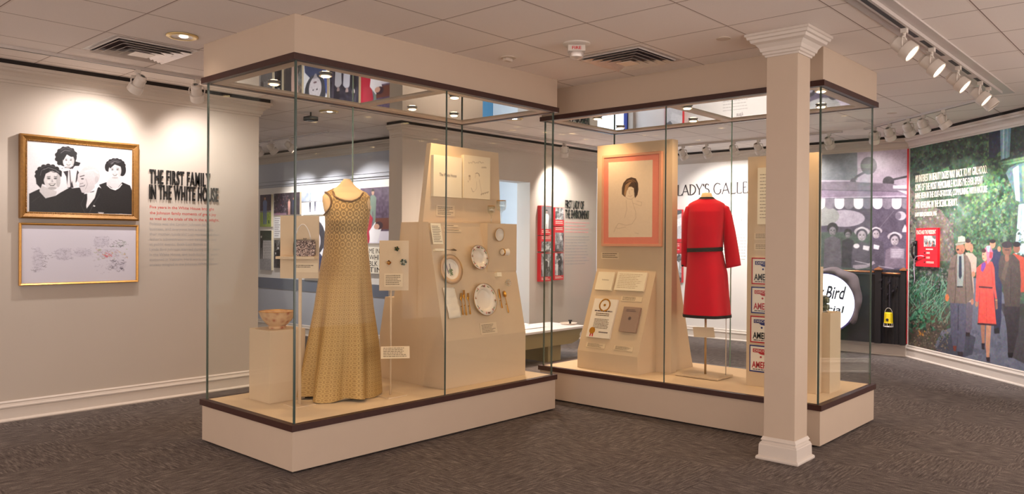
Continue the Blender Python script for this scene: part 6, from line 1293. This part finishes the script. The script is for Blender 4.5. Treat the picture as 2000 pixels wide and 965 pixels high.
# ------------------------------------------------------------------ black railing, round lit sign and yellow lantern in front of the awning mural
RX = 7.60
t = thing('railing', 'black slatted railing with copper-topped posts in front of the awning mural', 'railing', (RX, -.6, 0))
y_ = lambda px: atx(px, 600, RX).y; z_ = lambda py, px=1740: atx(px, py, RX).z
MB().box(RX+.02, RX+.05, y_(1768), .25, .155, z_(537)).build('back_panel', m_rail, t)
ps = [(1709.5, 1722), (1759.5, 1769)]
for a, c in ps:
    MB().box(RX-.03, RX+.03, y_(c), y_(a), .155, z_(528)).build('post', m_rail, t, bevel=.002)
    cy0, cy1 = y_(c), y_(a); cyc = (cy0+cy1)/2; zc = z_(528)
    MB().prism([(RX-.04, cy0-.008, zc), (RX+.04, cy0-.008, zc), (RX+.04, cy1+.008, zc), (RX-.04, cy1+.008, zc)], (0, 0, .012)).add([(RX-.04, cy0-.008, zc+.012), (RX+.04, cy0-.008, zc+.012), (RX+.04, cy1+.008, zc+.012), (RX-.04, cy1+.008, zc+.012), (RX, cyc, zc+.04)], [(0, 1, 4), (1, 2, 4), (2, 3, 4), (3, 0, 4)]).build('post_cap', m_copper, t)
MB().tube([(RX, y_(1760), z_(534.5)), (RX, y_(1721), z_(534))], .012, 10).build('top_rail', m_copper, t, smooth=True); MB().tube([(RX, y_(1711), z_(532)), (RX, .25, z_(531))], .014, 10).build('top_rail', m_copper, t, smooth=True)
for k in range(7): MB().box(RX+.008, RX+.022, y_(1761)+.04*k, y_(1761)+.04*k+.012, .16, z_(540)).build('slat', m_rail, t)
MB().tube([(RX, y_(1700), .2), (RX, y_(1700), z_(535))], .008, 8).build('thin_rod', mat('grey_rod', (90, 88, 96), .4, .3), t)
b = MB(); 
for (px, py, r_) in ((1721, 548, .022), (1737, 552, .020), (1745, 568, .018), (1722, 565, .016), (1735, 575, .014), (1752, 560, .012)): b.lathe([(0, -.02), (r_*.7, -.02), (r_, 0), (r_*.7, .02), (0, .02)], (RX-.02, y_(px), z_(py)), (-1, 0, 0), 14)
b.tube([(RX-.02, y_(1738), z_(545)), (RX-.02, y_(1738), z_(600))], .010, 8); b.build('brake_fitting', mat('dark_iron', (54, 50, 58), .35, .6), t, smooth='auto')
P = Vector((RX-.06, y_(1738.5), z_(638))); t = thing('lantern', 'yellow metal lantern hanging on the black railing', 'lantern', P); h_ = z_(612)-z_(632); w_ = abs(y_(1747)-y_(1730))
MB().lathe([(0, 0), (w_*.52, 0), (w_*.50, h_*.1), (w_*.46, h_), (w_*.40, h_*1.04), (0, h_*1.06)], P+Vector((0, 0, .045)), seg=6, cap=False).build('lantern_body', m_yellow, t, bevel=.002)
b = MB(); b.lathe([(w_*.55, 0), (w_*.58, .006), (w_*.55, .012), (w_*.52, .006), (w_*.55, 0)], P, seg=20, cap=False)
for k in range(6): a = k*math.pi/3; b.tube([P+Vector((w_*.54*math.cos(a), w_*.54*math.sin(a), .004)), P+Vector((w_*.5*math.cos(a), w_*.5*math.sin(a), .05))], .003, 6)
b.build('wire_foot', m_chrome, t); pts = [P+Vector((0, w_*.42*math.cos(a), h_+.045+.06*math.sin(a))) for a in [math.pi*k/10 for k in range(11)]]; MB().tube(pts, .003, 6).build('bail_handle', m_chrome, t)
MB().lathe([(0, 0), (.016, .001), (.016, .006), (0, .008)], P+Vector((-w_*.47, .0, .09)), (-1, 0, 0), 16).build('catch', m_slot, t)

C = atx(1611, 591, RX-.10); Rr = abs(atx(1611, 591, RX-.10).z-atx(1611, 533.5, RX-.10).z)
t = thing('drumhead_sign', 'glowing round white sign with black script in front of the railing', 'lit sign', C)
MB().lathe([(0, -.05), (Rr*.98, -.05), (Rr*1.03, -.03), (Rr*1.03, .01), (Rr*1.0, .014), (Rr*.985, .0), (0, .0)], C, (-1, 0, 0), 72, cap=False).build('sign_body', mat('violet_rim', (92, 76, 150), .4), t, smooth='auto')
MB().lathe([(0, .006), (Rr*.975, .004), (Rr*.975, .001), (0, .001)], C, (-1, 0, 0), 72, cap=False).build('lit_face', mat('lit_white_face', (250, 250, 255), .5, var=0, emit=(250, 250, 255), es=1.25), t)
MB().box(C.x+.04, RX+.03, C.y-.03, C.y+.03, C.z-.03, C.z+.03).build('mount_bracket', m_rail, t)
MB().lathe([(Rr*.93, .0065), (Rr*.94, .0065), (Rr*.94, .0055), (Rr*.93, .0055), (Rr*.93, .0065)], C, (-1, 0, 0), 72, cap=False).build('ring_line', m_gold, t)
def script(body_, px0, yt, px1, yb):
    A = atx(px0, yt, RX-.108); Bq = atx(px1, yb, RX-.108); f = Frame((RX-.108, A.y, A.z), (0, -1, 0), A.y-Bq.y, A.z-Bq.z)
    o = text('script_lettering', body_, f, mat('script_ink', (20, 16, 50), .5), t, bold=.018, off=0)
    for v in o.data.vertices: v.co.y -= (v.co.z-(A.z-f.h))*.22
    return o
script('Lady', 1572, 558, 1606, 585); script('Bird', 1612, 558, 1647, 585); script('Special', 1578, 594, 1645, 616)
b = MB(); n_ = 40      # grey bunting draped over the rim
rg = random.Random(8); rin, rout = [], []
for k in range(n_+1):
    a = math.radians(118-k*(118+35)/n_); w_ = .05+.08*math.exp(-((a-.75)/.5)**2)+.012*math.sin(k*.7); zf = .03+.012*math.sin(k*.9); rin.append(C+Vector((-.03-zf*.5, -Rr*1.03*math.cos(a), Rr*1.03*math.sin(a)))); rout.append(C+Vector((.02-zf, -(Rr*1.03+w_)*math.cos(a), (Rr*1.03+w_)*math.sin(a))))
mid = [(p+q_)/2+Vector((-.03*(.6+.4*math.sin(i*.8)), 0, 0)) for i, (p, q_) in enumerate(zip(rin, rout))]; nn_ = n_+1
b.add(rin+mid+rout, [(r_*nn_+i, r_*nn_+i+1, (r_+1)*nn_+i+1, (r_+1)*nn_+i) for r_ in (0, 1) for i in range(n_)]); o = b.build('bunting', mat('grey_violet_cloth', (118, 104, 112), .8, var=.2, scale=20), t, smooth=True); md = o.modifiers.new('solid', 'SOLIDIFY'); md.thickness = .006
